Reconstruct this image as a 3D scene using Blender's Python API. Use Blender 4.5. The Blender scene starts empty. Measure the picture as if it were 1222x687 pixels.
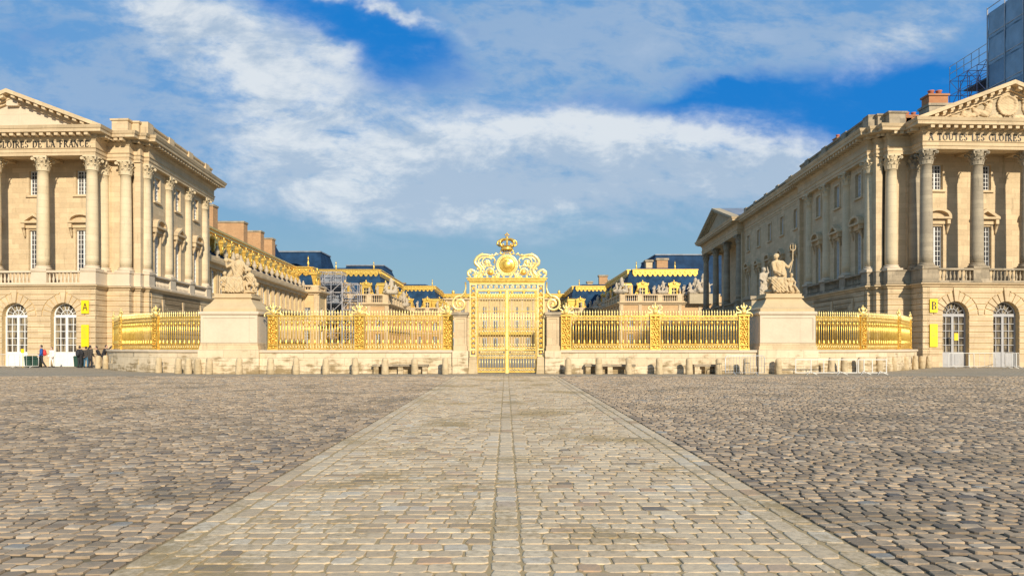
import bpy, bmesh, math, random
import numpy as np
from mathutils import Vector, Matrix
random.seed(7); rng = np.random.default_rng(11)
PI = math.pi
R = math.radians
scene = bpy.context.scene
C = scene.collection

# ------------------------------------------------------------------ camera, sky, sun, exposure
cd = bpy.data.cameras.new('camera'); cam = bpy.data.objects.new('camera', cd); C.objects.link(cam)
scene.camera = cam
cam.location = (0, 0, 1.6); cam.rotation_euler = (R(90), 0, 0)
cd.sensor_fit = 'HORIZONTAL'; cd.sensor_width = 36; cd.lens = 882 / 1222 * 36
cd.shift_x = 7 / 1222; cd.shift_y = 69.5 / 1222
cd.clip_start = 0.1; cd.clip_end = 3000
scene.view_settings.view_transform = 'Standard'; scene.view_settings.look = 'None'
scene.view_settings.gamma = 1; scene.view_settings.use_curve_mapping = False
scene.view_settings.exposure = 0.18

SUN_EL, SUN_AZ = 24.0, 20.0          # azimuth: degrees to the right of straight behind the camera
sd = bpy.data.lights.new('sun', 'SUN'); so = bpy.data.objects.new('sun', sd); C.objects.link(so)
sd.energy = 4.9; sd.angle = R(1.5); sd.color = (1, 0.89, 0.72)
tosun = Vector((math.sin(R(SUN_AZ)) * math.cos(R(SUN_EL)), -math.cos(R(SUN_AZ)) * math.cos(R(SUN_EL)), math.sin(R(SUN_EL))))
so.rotation_euler = tosun.to_track_quat('Z', 'Y').to_euler(); so.location = (20, -20, 40)

# small node-expression helper
class X:
    nt = None
    def __init__(s, sock): s.s = sock
    @staticmethod
    def op(o, *a):
        n = X.nt.nodes.new('ShaderNodeMath'); n.operation = o
        for i, v in enumerate(a):
            if isinstance(v, X): X.nt.links.new(v.s, n.inputs[i])
            else: n.inputs[i].default_value = v
        return X(n.outputs[0])
    def __add__(s, o): return X.op('ADD', s, o)
    __radd__ = __add__
    def __sub__(s, o): return X.op('SUBTRACT', s, o)
    def __rsub__(s, o): return X.op('SUBTRACT', o, s)
    def __mul__(s, o): return X.op('MULTIPLY', s, o)
    __rmul__ = __mul__
    def __truediv__(s, o): return X.op('DIVIDE', s, o)
    def clamp(s):
        return X.op('MINIMUM', X.op('MAXIMUM', s, 0.0), 1.0)
def sstep(x, a, b):
    n = X.nt.nodes.new('ShaderNodeMapRange'); n.interpolation_type = 'SMOOTHSTEP'
    X.nt.links.new(x.s, n.inputs['Value']); n.inputs['From Min'].default_value = a; n.inputs['From Max'].default_value = b
    return X(n.outputs['Result'])
def combine(x, y, z):
    n = X.nt.nodes.new('ShaderNodeCombineXYZ')
    for i, v in enumerate((x, y, z)):
        if isinstance(v, X): X.nt.links.new(v.s, n.inputs[i])
        else: n.inputs[i].default_value = v
    return X(n.outputs[0])
def noise(vec, scale, detail=4, rough=0.5, dist=0.0):
    n = X.nt.nodes.new('ShaderNodeTexNoise'); X.nt.links.new(vec.s, n.inputs['Vector'])
    n.inputs['Scale'].default_value = scale; n.inputs['Detail'].default_value = detail
    n.inputs['Roughness'].default_value = rough; n.inputs['Distortion'].default_value = dist
    return X(n.outputs['Fac'])
def mixc(f, a, b, mode='MIX'):
    n = X.nt.nodes.new('ShaderNodeMix'); n.data_type = 'RGBA'; n.blend_type = mode
    if isinstance(f, X): X.nt.links.new(f.s, n.inputs[0])
    else: n.inputs[0].default_value = f
    for i, v in ((6, a), (7, b)):
        if isinstance(v, X): X.nt.links.new(v.s, n.inputs[i])
        else: n.inputs[i].default_value = (*v, 1)
    return X(n.outputs[2])

w = bpy.data.worlds.new('World'); scene.world = w; w.use_nodes = True
nt = w.node_tree; nt.nodes.clear(); X.nt = nt
out = nt.nodes.new('ShaderNodeOutputWorld'); bg = nt.nodes.new('ShaderNodeBackground'); nt.links.new(bg.outputs[0], out.inputs[0])
bg.inputs[1].default_value = 0.1
sky = nt.nodes.new('ShaderNodeTexSky'); sky.sky_type = 'NISHITA'; sky.sun_disc = False
sky.sun_elevation = R(SUN_EL); sky.sun_rotation = R(180 - SUN_AZ)
tc = nt.nodes.new('ShaderNodeTexCoord'); sp = nt.nodes.new('ShaderNodeSeparateXYZ'); nt.links.new(tc.outputs['Generated'], sp.inputs[0])
dx, dy, dz = (X(sp.outputs[i]) for i in range(3))
ay = X.op('MAXIMUM', X.op('ABSOLUTE', dy), 0.2)
su = dx / ay; sv = dz / ay                     # direction, as slopes against straight ahead
SK = dict(blue=(0.0, 1.75, 5.6), mid=(1.15, 3.0, 5.9), low=(2.3, 4.0, 5.1), white=(7.0, 7.4, 7.7), grey=(3.0, 4.2, 5.9))
wv = combine(su, sv * 1.7, dy * 0.3)
w1 = noise(wv, 3.2, 6, 0.55, 0.3) - 0.5; w2 = noise(combine(su + 5.3, sv * 1.7, 2.0), 3.2, 6, 0.55, 0.3) - 0.5
wf = noise(combine(su + sv * 0.8, sv * 2.6, 7.0), 7.0, 8, 0.62, 0.5)
wu = su + w1 * 0.22; wv_ = sv + w2 * 0.16
def px(a): return (a - 604) / 882
def py(b): return (413 - b) / 882
def blob(cx, cy, rx, ry, ang=0.0):
    a = wu - px(cx); b = wv_ - py(cy)
    c, s = math.cos(R(ang)), math.sin(R(ang))
    p = (a * c + b * s) / (rx / 882); q = (b * c - a * s) / (ry / 882)
    return X.op('EXPONENT', (p * p + q * q) * -1.0)
# gaps of blue
gap = (blob(475, 48, 85, 40, -25) * 1.2 + blob(985, 135, 150, 50, 0) * 1.5 + blob(380, 20, 70, 22, 0) * 0.6 + blob(1110, 110, 110, 40, 0) * 1.0 + blob(690, 118, 110, 16, 4) * 0.5
       + blob(860, 108, 80, 20, 6) * 0.55 + blob(20, 40, 70, 30, 0) * 0.35 + blob(1060, 215, 60, 35, 20) * 0.7 + blob(350, 8, 45, 14, 0) * 0.6 + blob(1200, 20, 60, 20, 0) * 0.5).clamp()
wf2 = noise(combine(su * 1.0 + sv * 0.5, sv * 1.9, 3.0), 17.0, 7, 0.62, 0.35)
wf3 = noise(combine(su, sv * 1.5, 5.0), 38.0, 6, 0.65, 0.2)
tex = wf * 0.50 + wf2 * 0.30 + wf3 * 0.20
gapn = sstep(gap + (tex - 0.5) * 2.1, 0.10, 0.95)
white = (blob(300, 70, 150, 60, -33) * 0.62 + blob(215, 25, 90, 40, -20) * 0.45 + blob(420, 175, 190, 60, -15) * 0.50 + blob(740, 160, 185, 34, -2) * 1.05 + blob(700, 215, 260, 60, -2) * 0.60 + blob(520, 215, 220, 55, 8) * 0.48 + blob(890, 198, 100, 36, -18) * 0.75
         + blob(1080, 42, 120, 34, 22) * 0.55 + blob(820, 35, 190, 50, 0) * 0.28 + blob(405, 55, 40, 18, -35) * 0.5 + blob(470, 18, 70, 6, -14) * 0.7).clamp()
white = (white + blob(450, 120, 330, 120, -10) * 0.26 + blob(600, 235, 330, 50, 0) * 0.25).clamp()
whiten = sstep(white * (X.op('MAXIMUM', tex - 0.24, 0.0) * 3.9), 0.14, 0.98)
upc = blob(720, 55, 190, 60, 0) * 0.35 + blob(1000, 30, 160, 40, 5) * 0.25 + blob(150, 130, 190, 90, 0) * 0.18
soft = sstep((tex - 0.5) * 3.2 + 0.78 + noise(combine(su * 1.2, sv * 3.0, 1.0), 2.6, 5, 0.6, 0.4) + upc, 1.10, 1.65)
grad = sstep(sv, 0.05, 0.34)
base = mixc(grad, SK['low'], SK['mid'])
base = mixc(soft * 0.75 * sstep(sv, 0.09, 0.26), base, SK['grey'])
col = mixc(gapn * sstep(sv, 0.10, 0.2), base, SK['blue'])
shade = sstep(noise(combine(su * 1.1 + 0.06, sv * 2.2 - 0.09, 9.0), 8.0, 8, 0.65, 0.3) + blob(720, 235, 260, 45, 0) * 0.22 - blob(740, 150, 170, 20, -2) * 0.15, 0.40, 0.64)
wc = mixc(shade * 0.9, SK['white'], (3.4, 4.5, 5.9))
col = mixc(whiten * 0.92, col, wc)
col = mixc(0.93, X(sky.outputs[0]), col)
nt.links.new(col.s, bg.inputs[0])

# ------------------------------------------------------------------ materials
MATS = {}
def newmat(name):
    m = bpy.data.materials.new(name); m.use_nodes = True
    X.nt = m.node_tree
    b = m.node_tree.nodes['Principled BSDF']; MATS[name] = m
    return m, b
def coords():
    tc = X.nt.nodes.new('ShaderNodeNewGeometry'); s = X.nt.nodes.new('ShaderNodeSeparateXYZ')
    X.nt.links.new(tc.outputs['Position'], s.inputs[0])
    return X(tc.outputs['Position']), X(s.outputs[0]), X(s.outputs[1]), X(s.outputs[2])
def bump(b, h, dist, strength=0.6):
    n = X.nt.nodes.new('ShaderNodeBump'); n.inputs['Strength'].default_value = strength; n.inputs['Distance'].default_value = dist
    X.nt.links.new(h.s, n.inputs['Height']); X.nt.links.new(n.outputs[0], b.inputs['Normal'])
def simple(name, c, rough=0.6, metal=0.0, var=0.0, scale=4.0, bmp=0.0):
    m, b = newmat(name)
    b.inputs['Roughness'].default_value = rough; b.inputs['Metallic'].default_value = metal
    P, x, y, z = coords()
    if var:
        f = noise(P, scale, 5, 0.6)
        cc = mixc(sstep(f, 0.3, 0.7), tuple(v * (1 - var) for v in c), tuple(min(1, v * (1 + var)) for v in c))
        X.nt.links.new(cc.s, b.inputs['Base Color'])
        if bmp: bump(b, f, bmp)
    else: b.inputs['Base Color'].default_value = (*c, 1)
    return m
def stone(name, c1, c2, stain=(0.20, 0.15, 0.09), amt=0.35, bw=1.1, bh=0.42, mortar=0.75, rough=0.85, scale=1.0, lowgrime=0.0):
    m, b = newmat(name); b.inputs['Roughness'].default_value = rough
    b.inputs['Specular IOR Level'].default_value = 0.25
    P, x, y, z = coords()
    v = combine(x + y, z, 0.0)
    br = X.nt.nodes.new('ShaderNodeTexBrick'); X.nt.links.new(v.s, br.inputs['Vector'])
    br.inputs['Scale'].default_value = 1; br.inputs['Brick Width'].default_value = bw; br.inputs['Row Height'].default_value = bh
    br.inputs['Mortar Size'].default_value = 0.012; br.inputs['Mortar Smooth'].default_value = 0.3; br.inputs['Bias'].default_value = 0
    br.inputs['Color1'].default_value = (*c1, 1); br.inputs['Color2'].default_value = (*c2, 1)
    br.inputs['Mortar'].default_value = (*[k * mortar for k in c1], 1)
    n1 = noise(P, 0.9 * scale, 6, 0.62); n2 = noise(P, 9 * scale, 5, 0.6)
    st = noise(combine(x * 2.2, y * 2.2, z * 0.35), 1.4 * scale, 6, 0.65, 0.2)
    col = mixc(sstep(n1, 0.35, 0.7) * 0.5, X(br.outputs['Color']), tuple(0.82 * k for k in c2))
    col = mixc(sstep(n2, 0.35, 0.75) * 0.22, col, tuple(min(1, 1.2 * k) for k in c1))
    col = mixc(sstep(st, 0.56, 0.78) * amt, col, stain)
    if lowgrime:
        col = mixc(sstep(n1 + noise(combine(x * .5, y * .5, z * 3.2), 2.2, 5, .65) * 1.0 - z * 0.22, 0.80, 1.12) * lowgrime, col, (0.22, 0.155, 0.07))
    X.nt.links.new(col.s, b.inputs['Base Color'])
    bump(b, n2 + X(br.outputs['Fac']) * -1.5, 0.012, 0.5)
    return m
stone('stone', (0.67, 0.51, 0.31), (0.53, 0.40, 0.24), amt=0.55, scale=0.8)
stone('stone_dull', (0.50, 0.41, 0.27), (0.42, 0.34, 0.22), amt=0.45)  # darker, less saturated stone tone
stone('stone_warm', (0.68, 0.49, 0.25), (0.58, 0.41, 0.20), amt=0.25)
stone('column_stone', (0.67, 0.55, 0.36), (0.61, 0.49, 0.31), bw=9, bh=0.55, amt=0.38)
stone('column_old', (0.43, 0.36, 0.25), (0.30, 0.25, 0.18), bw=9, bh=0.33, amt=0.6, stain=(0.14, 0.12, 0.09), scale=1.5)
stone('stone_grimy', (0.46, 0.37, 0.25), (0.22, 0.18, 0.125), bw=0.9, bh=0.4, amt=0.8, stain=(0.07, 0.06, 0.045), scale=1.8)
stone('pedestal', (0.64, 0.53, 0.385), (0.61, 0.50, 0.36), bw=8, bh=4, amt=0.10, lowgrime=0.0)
stone('wall_low', (0.72, 0.59, 0.40), (0.60, 0.475, 0.30), bw=1.6, bh=0.46, amt=0.45, stain=(0.20, 0.15, 0.08), lowgrime=0.85, mortar=0.55, scale=1.6)
stone('bollard', (0.55, 0.43, 0.26), (0.55, 0.43, 0.26), bw=9, bh=9, amt=0.35, stain=(0.2, 0.16, 0.1), lowgrime=0.4)
stone('statue', (0.56, 0.42, 0.24), (0.56, 0.42, 0.24), bw=9, bh=9, amt=0.45, stain=(0.28, 0.20, 0.11), scale=2.5)
stone('statue_far', (0.50, 0.42, 0.30), (0.46, 0.38, 0.28), bw=9, bh=9, amt=0.45, scale=0.8)
stone('far_wall', (0.60, 0.40, 0.20), (0.54, 0.34, 0.17), bw=2.2, bh=0.7, amt=0.15)
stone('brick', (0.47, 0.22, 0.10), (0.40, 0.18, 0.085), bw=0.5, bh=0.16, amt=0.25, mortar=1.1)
stone('brick_far', (0.50, 0.30, 0.15), (0.42, 0.24, 0.12), bw=0.5, bh=0.16, amt=0.2, mortar=1.2)
simple('slate', (0.016, 0.048, 0.10), 0.75, 0, 0.35, 0.5); MATS['slate'].node_tree.nodes['Principled BSDF'].inputs['Specular IOR Level'].default_value = 0.12
simple('slate_dark', (0.012, 0.038, 0.085), 0.7, 0, 0.3, 0.4); MATS['slate_dark'].node_tree.nodes['Principled BSDF'].inputs['Specular IOR Level'].default_value = 0.15
simple('lead', (0.20, 0.22, 0.25), 0.5, 0, 0.25, 0.6)
def goldmat(name, c, c2, metal, rough):
    m, b = newmat(name); b.inputs['Metallic'].default_value = metal; b.inputs['Roughness'].default_value = rough
    P, x, y, z = coords(); f = noise(P, 6, 5, 0.6)
    X.nt.links.new(mixc(sstep(f, 0.35, 0.7), c, c2).s, b.inputs['Base Color']); bump(b, noise(P, 25, 3, 0.6), 0.01, 0.3)
goldmat('gold', (0.90, 0.60, 0.14), (0.66, 0.40, 0.07), 0.58, 0.32)
goldmat('gold_pale', (1.0, 0.79, 0.33), (0.88, 0.64, 0.21), 0.45, 0.34)
goldmat('gold_deep', (0.92, 0.60, 0.12), (0.66, 0.39, 0.06), 0.55, 0.3)
simple('white_paint', (0.74, 0.73, 0.69), 0.5, 0, 0.05, 3)
simple('grey_joinery', (0.38, 0.37, 0.36), 0.5, 0, 0.06, 3)  # flat darker grey for the right pavilion's doors and the low windows
simple('bronze_letter', (0.035, 0.028, 0.02), 0.5)
simple('yellow_sign', (0.90, 0.60, 0.005), 0.5)
simple('sign_ink', (0.03, 0.03, 0.02), 0.5); simple('sign_faint', (0.55, 0.40, 0.06), 0.5)
simple('steel', (0.55, 0.55, 0.54), 0.4, 0.5, 0.1, 3); simple('steel_white', (0.66, 0.63, 0.56), 0.5)
simple('scaffold', (0.45, 0.42, 0.40), 0.5, 0.3, 0.1, 2); simple('scaffold_red', (0.30, 0.22, 0.28), 0.5)
simple('plank', (0.10, 0.13, 0.18), 0.7)
simple('net', (0.16, 0.26, 0.36), 0.7, 0, 0.22, 0.35)
simple('net_pale', (0.26, 0.38, 0.48), 0.7, 0, 0.15, 0.5)
simple('skin', (0.55, 0.34, 0.25), 0.6); simple('hair', (0.03, 0.022, 0.018), 0.7)
simple('cloth_blue', (0.02, 0.09, 0.32), 0.8); simple('cloth_red', (0.62, 0.05, 0.04), 0.7); simple('cloth_black', (0.022, 0.022, 0.026), 0.8)
simple('cloth_white', (0.72, 0.69, 0.63), 0.8); simple('cloth_brown', (0.05, 0.042, 0.035), 0.8); simple('denim', (0.06, 0.15, 0.24), 0.8)
simple('bin_green', (0.022, 0.06, 0.04), 0.5); simple('terracotta', (0.45, 0.15, 0.08), 0.8)
def glass(name, c1, c2, s=0.9):
    m, b = newmat(name); b.inputs['Roughness'].default_value = 0.25; b.inputs['Specular IOR Level'].default_value = 0.22
    P, x, y, z = coords(); f = noise(combine(x * 3 + y * 3, z * 0.35, 0.0), s, 3, 0.6)
    X.nt.links.new(mixc(sstep(f, 0.42, 0.62), c1, c2).s, b.inputs['Base Color'])
    return m
glass('pane_dark', (0.025, 0.03, 0.04), (0.10, 0.09, 0.08)); glass('pane_curtain', (0.06, 0.05, 0.04), (0.30, 0.24, 0.15), 1.6)
# paving: each stone carries its own tone
def setts(name, ramp, moss, mossamt, bmp=0.006):
    m, b = newmat(name); b.inputs['Roughness'].default_value = 0.85; b.inputs['Specular IOR Level'].default_value = 0.18
    P, x, y, z = coords()
    a = X.nt.nodes.new('ShaderNodeAttribute'); a.attribute_name = 'tone'
    cr = X.nt.nodes.new('ShaderNodeValToRGB'); X.nt.links.new(a.outputs['Fac'], cr.inputs[0])
    e = cr.color_ramp.elements; e[0].position = ramp[0][0]; e[0].color = (*ramp[0][1], 1); e[1].position = ramp[-1][0]; e[1].color = (*ramp[-1][1], 1)
    for p, c in ramp[1:-1]:
        q = e.new(p); q.color = (*c, 1)
    n1 = noise(P, 0.45, 6, 0.6, 0.3); n2 = noise(P, 14, 6, 0.65); n3 = noise(P, 60, 3, 0.6)
    col = mixc(sstep(n2, 0.3, 0.72) * 0.45, X(cr.outputs[0]), (0.30, 0.25, 0.19))
    col = mixc(sstep(n1 + (n2 - 0.5) * 0.35, 0.50, 0.66) * mossamt, col, moss)
    X.nt.links.new(col.s, b.inputs['Base Color']); bump(b, n2 + n3 * 0.3, bmp, 0.8)
setts('sett_side', [(0, (0.10, 0.09, 0.085)), (0.3, (0.27, 0.195, 0.125)), (0.55, (0.44, 0.32, 0.20)), (0.78, (0.54, 0.40, 0.255)), (0.92, (0.55, 0.44, 0.31)), (1, (0.28, 0.27, 0.24))], (0.15, 0.12, 0.08), 0.55)
setts('sett_path', [(0, (0.20, 0.165, 0.13)), (0.10, (0.41, 0.295, 0.175)), (0.45, (0.60, 0.45, 0.275)), (0.8, (0.70, 0.55, 0.355)), (0.93, (0.60, 0.51, 0.38)), (1, (0.52, 0.34, 0.20))], (0.33, 0.235, 0.11), 0.85)
m, b = newmat('joint'); b.inputs['Roughness'].default_value = 0.95
P, x, y, z = coords(); n1 = noise(P, 1.2, 5, 0.6); n2 = noise(P, 40, 4, 0.6)
inpath = sstep(X.op('ABSOLUTE', x), 2.85, 2.75)
jc = mixc(inpath, mixc(sstep(n1, 0.42, 0.62), (0.045, 0.035, 0.025), (0.22, 0.155, 0.07)), (0.46, 0.33, 0.16))
X.nt.links.new(mixc(n2 * 0.35, jc, (0.14, 0.10, 0.05)).s, b.inputs['Base Color'])
m, b = newmat('pavement'); b.inputs['Roughness'].default_value = 0.9
P, x, y, z = coords()
br = X.nt.nodes.new('ShaderNodeTexBrick'); X.nt.links.new(combine(x, y, 0.0).s, br.inputs['Vector'])
br.inputs['Scale'].default_value = 1; br.inputs['Brick Width'].default_value = 0.3; br.inputs['Row Height'].default_value = 0.2; br.inputs['Mortar Size'].default_value = 0.02
br.inputs['Color1'].default_value = (0.42, 0.35, 0.24, 1); br.inputs['Color2'].default_value = (0.33, 0.275, 0.20, 1); br.inputs['Mortar'].default_value = (0.20, 0.16, 0.10, 1)
n1 = noise(P, 0.35, 5, 0.6)
X.nt.links.new(mixc(sstep(n1, 0.4, 0.65) * 0.6, X(br.outputs['Color']), (0.26, 0.21, 0.14)).s, b.inputs['Base Color'])

# ------------------------------------------------------------------ mesh builder
def ident(p): return p
class MB:
    def __init__(s): s.v = []; s.f = []; s.sm = []
    def add(s, vs, fs, smooth=False):
        o = len(s.v); s.v += [tuple(p) for p in vs]; s.f += [tuple(o + i for i in f) for f in fs]; s.sm += [smooth] * len(fs)
    def box(s, x0, x1, y0, y1, z0, z1):
        s.add([(x0,y0,z0),(x1,y0,z0),(x1,y1,z0),(x0,y1,z0),(x0,y0,z1),(x1,y0,z1),(x1,y1,z1),(x0,y1,z1)],
              [(0,3,2,1),(4,5,6,7),(0,1,5,4),(1,2,6,5),(2,3,7,6),(3,0,4,7)])
    def hexa(s, bot, top):
        s.add(list(bot) + list(top), [(0,3,2,1),(4,5,6,7),(0,1,5,4),(1,2,6,5),(2,3,7,6),(3,0,4,7)])
    def frustum(s, cx, cy, z0, z1, a0, b0, a1, b1):
        s.hexa([(cx-a0,cy-b0,z0),(cx+a0,cy-b0,z0),(cx+a0,cy+b0,z0),(cx-a0,cy+b0,z0)], [(cx-a1,cy-b1,z1),(cx+a1,cy-b1,z1),(cx+a1,cy+b1,z1),(cx-a1,cy+b1,z1)])
    def fbox(s, F, s0, s1, n0, n1, z0, z1):
        P = F.p
        s.hexa([P(s0,n0,z0),P(s1,n0,z0),P(s1,n1,z0),P(s0,n1,z0)], [P(s0,n0,z1),P(s1,n0,z1),P(s1,n1,z1),P(s0,n1,z1)])
    def fprism(s, F, poly, n0, n1):                   # poly of (s,z) extruded along n
        k = len(poly)
        s.add([F.p(a, n1, b) for a, b in poly] + [F.p(a, n0, b) for a, b in poly],
              [tuple(range(k)), tuple(range(2*k-1, k-1, -1))] + [(i, i+k, (i+1) % k + k, (i+1) % k) for i in range(k)])
    def lathe(s, prof, c=(0,0,0), n=16, smooth=True, cap=True, a0=0.0):
        vs = []; fs = []
        for r, z in prof:
            for i in range(n):
                a = a0 + 2*PI*i/n; vs.append((c[0]+r*math.cos(a), c[1]+r*math.sin(a), c[2]+z))
        for j in range(len(prof)-1):
            for i in range(n): fs.append((j*n+i, j*n+(i+1) % n, (j+1)*n+(i+1) % n, (j+1)*n+i))
        if cap: fs.append(tuple(range(n-1, -1, -1))); fs.append(tuple(range((len(prof)-1)*n, len(prof)*n)))
        s.add(vs, fs, smooth)
    def tube(s, pts, r, n=6, smooth=True, flat=1.0):
        pts = [Vector(p) for p in pts]; k = len(pts)
        rr = r if isinstance(r, (list, tuple)) else [r]*k
        vs = []; fs = []
        up = Vector((0, 1, 0.013)).normalized()
        for i, p in enumerate(pts):
            t = (pts[min(i+1, k-1)] - pts[max(i-1, 0)])
            t = t.normalized() if t.length > 1e-9 else Vector((0,0,1))
            a = t.cross(up)
            if a.length < 0.05: a = t.cross(Vector((1, 0, 0)))
            a.normalize(); b_ = a.cross(t).normalized()
            for q in range(n):
                an = 2*PI*q/n + PI/n
                vs.append(p + a*math.cos(an)*rr[i] + b_*math.sin(an)*rr[i]*flat)
        for i in range(k-1):
            for q in range(n): fs.append((i*n+q, i*n+(q+1) % n, (i+1)*n+(q+1) % n, (i+1)*n+q))
        fs.append(tuple(range(n))); fs.append(tuple(range((k-1)*n, k*n)))
        s.add(vs, fs, smooth)
    def ball(s, c, rx, ry=None, rz=None, n=8, m=6, M=None):
        ry = rx if ry is None else ry; rz = rx if rz is None else rz
        vs = []; fs = []
        for j in range(m+1):
            ph = PI*j/m
            for i in range(n):
                a = 2*PI*i/n; p = Vector((rx*math.sin(ph)*math.cos(a), ry*math.sin(ph)*math.sin(a), rz*math.cos(ph)))
                if M: p = M @ p
                vs.append(Vector(c) + p)
        for j in range(m):
            for i in range(n): fs.append((j*n+i, j*n+(i+1) % n, (j+1)*n+(i+1) % n, (j+1)*n+i))
        s.add(vs, fs, True)
    def limb(s, p0, p1, r0, r1, n=10):
        p0, p1 = Vector(p0), Vector(p1); d = p1 - p0; L = max(d.length, 1e-6); u = d / L
        pts = [p0 - u*r0*math.cos(a) for a in (0, PI/6, PI/3)] + [p0 + d*t for t in (0, .25, .5, .75, 1)] + [p1 + u*r1*math.cos(a) for a in (PI/3, PI/6, 0)]
        rs = [0.05*r0, r0*.5, r0*.866] + [r0 + (r1-r0)*t for t in (0, .25, .5, .75, 1)] + [r1*.866, r1*.5, .05*r1]
        s.tube(pts, rs, n)
    def sweep(s, prof, path, cap=True, closed=False):   # outward = right of travel
        k = len(path); P = [Vector((p[0], p[1])) for p in path]; vs = []; m = len(prof)
        for i in range(k):
            if closed: d0 = (P[i]-P[i-1]).normalized(); d1 = (P[(i+1) % k]-P[i]).normalized()
            else:
                d0 = (P[i]-P[i-1]).normalized() if i else (P[1]-P[0]).normalized()
                d1 = (P[i+1]-P[i]).normalized() if i < k-1 else d0
            n0 = Vector((d0.y, -d0.x)); n1 = Vector((d1.y, -d1.x)); mm = (n0+n1)
            mm = mm / max(mm.dot(n0), 1e-3) if mm.length > 1e-6 else n0
            for n, z in prof: vs.append((P[i].x+mm.x*n, P[i].y+mm.y*n, z))
        fs = []
        for i in range(k if closed else k-1):
            a = i*m; b_ = ((i+1) % k)*m
            for j in range(m-1): fs.append((a+j, b_+j, b_+j+1, a+j+1))
            fs.append((a+m-1, b_+m-1, b_, a))
        if cap and not closed: fs.append(tuple(range(m))); fs.append(tuple(range((k-1)*m, k*m)))
        s.add(vs, fs)
    def mesh(s, name, mat, off=(0,0,0)):
        me = bpy.data.meshes.new(name)
        me.from_pydata([(a-off[0], b_-off[1], c-off[2]) for a, b_, c in s.v], [], s.f)
        me.polygons.foreach_set('use_smooth', s.sm); me.materials.append(MATS[mat]); me.update()
        return me
    def build(s, name, mat, parent=None, world=True):
        off = (0, 0, 0)
        if parent is not None and world:
            q = parent; v = Vector((0, 0, 0))
            while q is not None: v += q.location; q = q.parent
            off = v
        o = bpy.data.objects.new(name, s.mesh(name, mat, off)); C.objects.link(o); o.parent = parent
        return o
class Fr:
    def __init__(s, o, d, n):
        s.o = o; L = math.hypot(*d); s.d = (d[0]/L, d[1]/L); L = math.hypot(*n); s.n = (n[0]/L, n[1]/L)
    def p(s, a, b_, z): return (s.o[0]+s.d[0]*a+s.n[0]*b_, s.o[1]+s.d[1]*a+s.n[1]*b_, z)
    def rot(s): return math.atan2(s.n[0], -s.n[1])
def tag(o, label, cat, group=None, kind=None):
    o['label'] = label; o['category'] = cat
    if group: o['group'] = group
    if kind: o['kind'] = kind
    return o
def root(name, label, cat, loc=(0,0,0), rotz=0, group=None):
    o = bpy.data.objects.new(name, None); C.objects.link(o); o.location = loc; o.rotation_euler = (0, 0, rotz); o.empty_display_size = 0.3
    return tag(o, label, cat, group)
def put(name, me, parent, loc=(0,0,0), rotz=0, scale=None):
    o = bpy.data.objects.new(name, me); C.objects.link(o); o.parent = parent; o.location = loc; o.rotation_euler = (0, 0, rotz)
    if scale: o.scale = scale
    return o
def copy_tree(o, parent=None):
    c = o.copy(); C.objects.link(c); c.parent = parent
    for ch in list(o.children): copy_tree(ch, c)
    return c
def struct(o): o['kind'] = 'structure'; return o
def remesh(mb, voxel, smooth=2, folds=None):
    me = mb.mesh('tmp', 'stone'); o = bpy.data.objects.new('tmp', me); C.objects.link(o)
    md = o.modifiers.new('r', 'REMESH'); md.mode = 'VOXEL'; md.voxel_size = voxel
    if smooth: ms = o.modifiers.new('s', 'SMOOTH'); ms.iterations = smooth; ms.factor = 0.5
    dg = bpy.context.evaluated_depsgraph_get(); ev = o.evaluated_get(dg); m2 = bpy.data.meshes.new_from_object(ev)
    bpy.data.objects.remove(o); bpy.data.meshes.remove(me)
    if folds:
        n = len(m2.vertices); co = np.empty(n*3, 'f'); no = np.empty(n*3, 'f')
        m2.vertices.foreach_get('co', co); m2.vertex_normals.foreach_get('vector', no); co = co.reshape(-1, 3); no = no.reshape(-1, 3)
        co += no*folds(co)[:, None]; m2.vertices.foreach_set('co', co.ravel().astype('f'))
    m2.polygons.foreach_set('use_smooth', [True]*len(m2.polygons)); m2.update()
    return m2
def spiral(cx, cz, r0, r1, a0, a1, y=0, n=22):
    return [(cx+(r0+(r1-r0)*i/n)*math.cos(R(a0+(a1-a0)*i/n)), y, cz+(r0+(r1-r0)*i/n)*math.sin(R(a0+(a1-a0)*i/n))) for i in range(n+1)]
ORD = ['first','second','third','fourth','fifth','sixth','seventh','eighth','ninth','tenth','eleventh','twelfth','thirteenth','fourteenth','fifteenth','sixteenth','seventeenth','eighteenth','nineteenth','twentieth']

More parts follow.
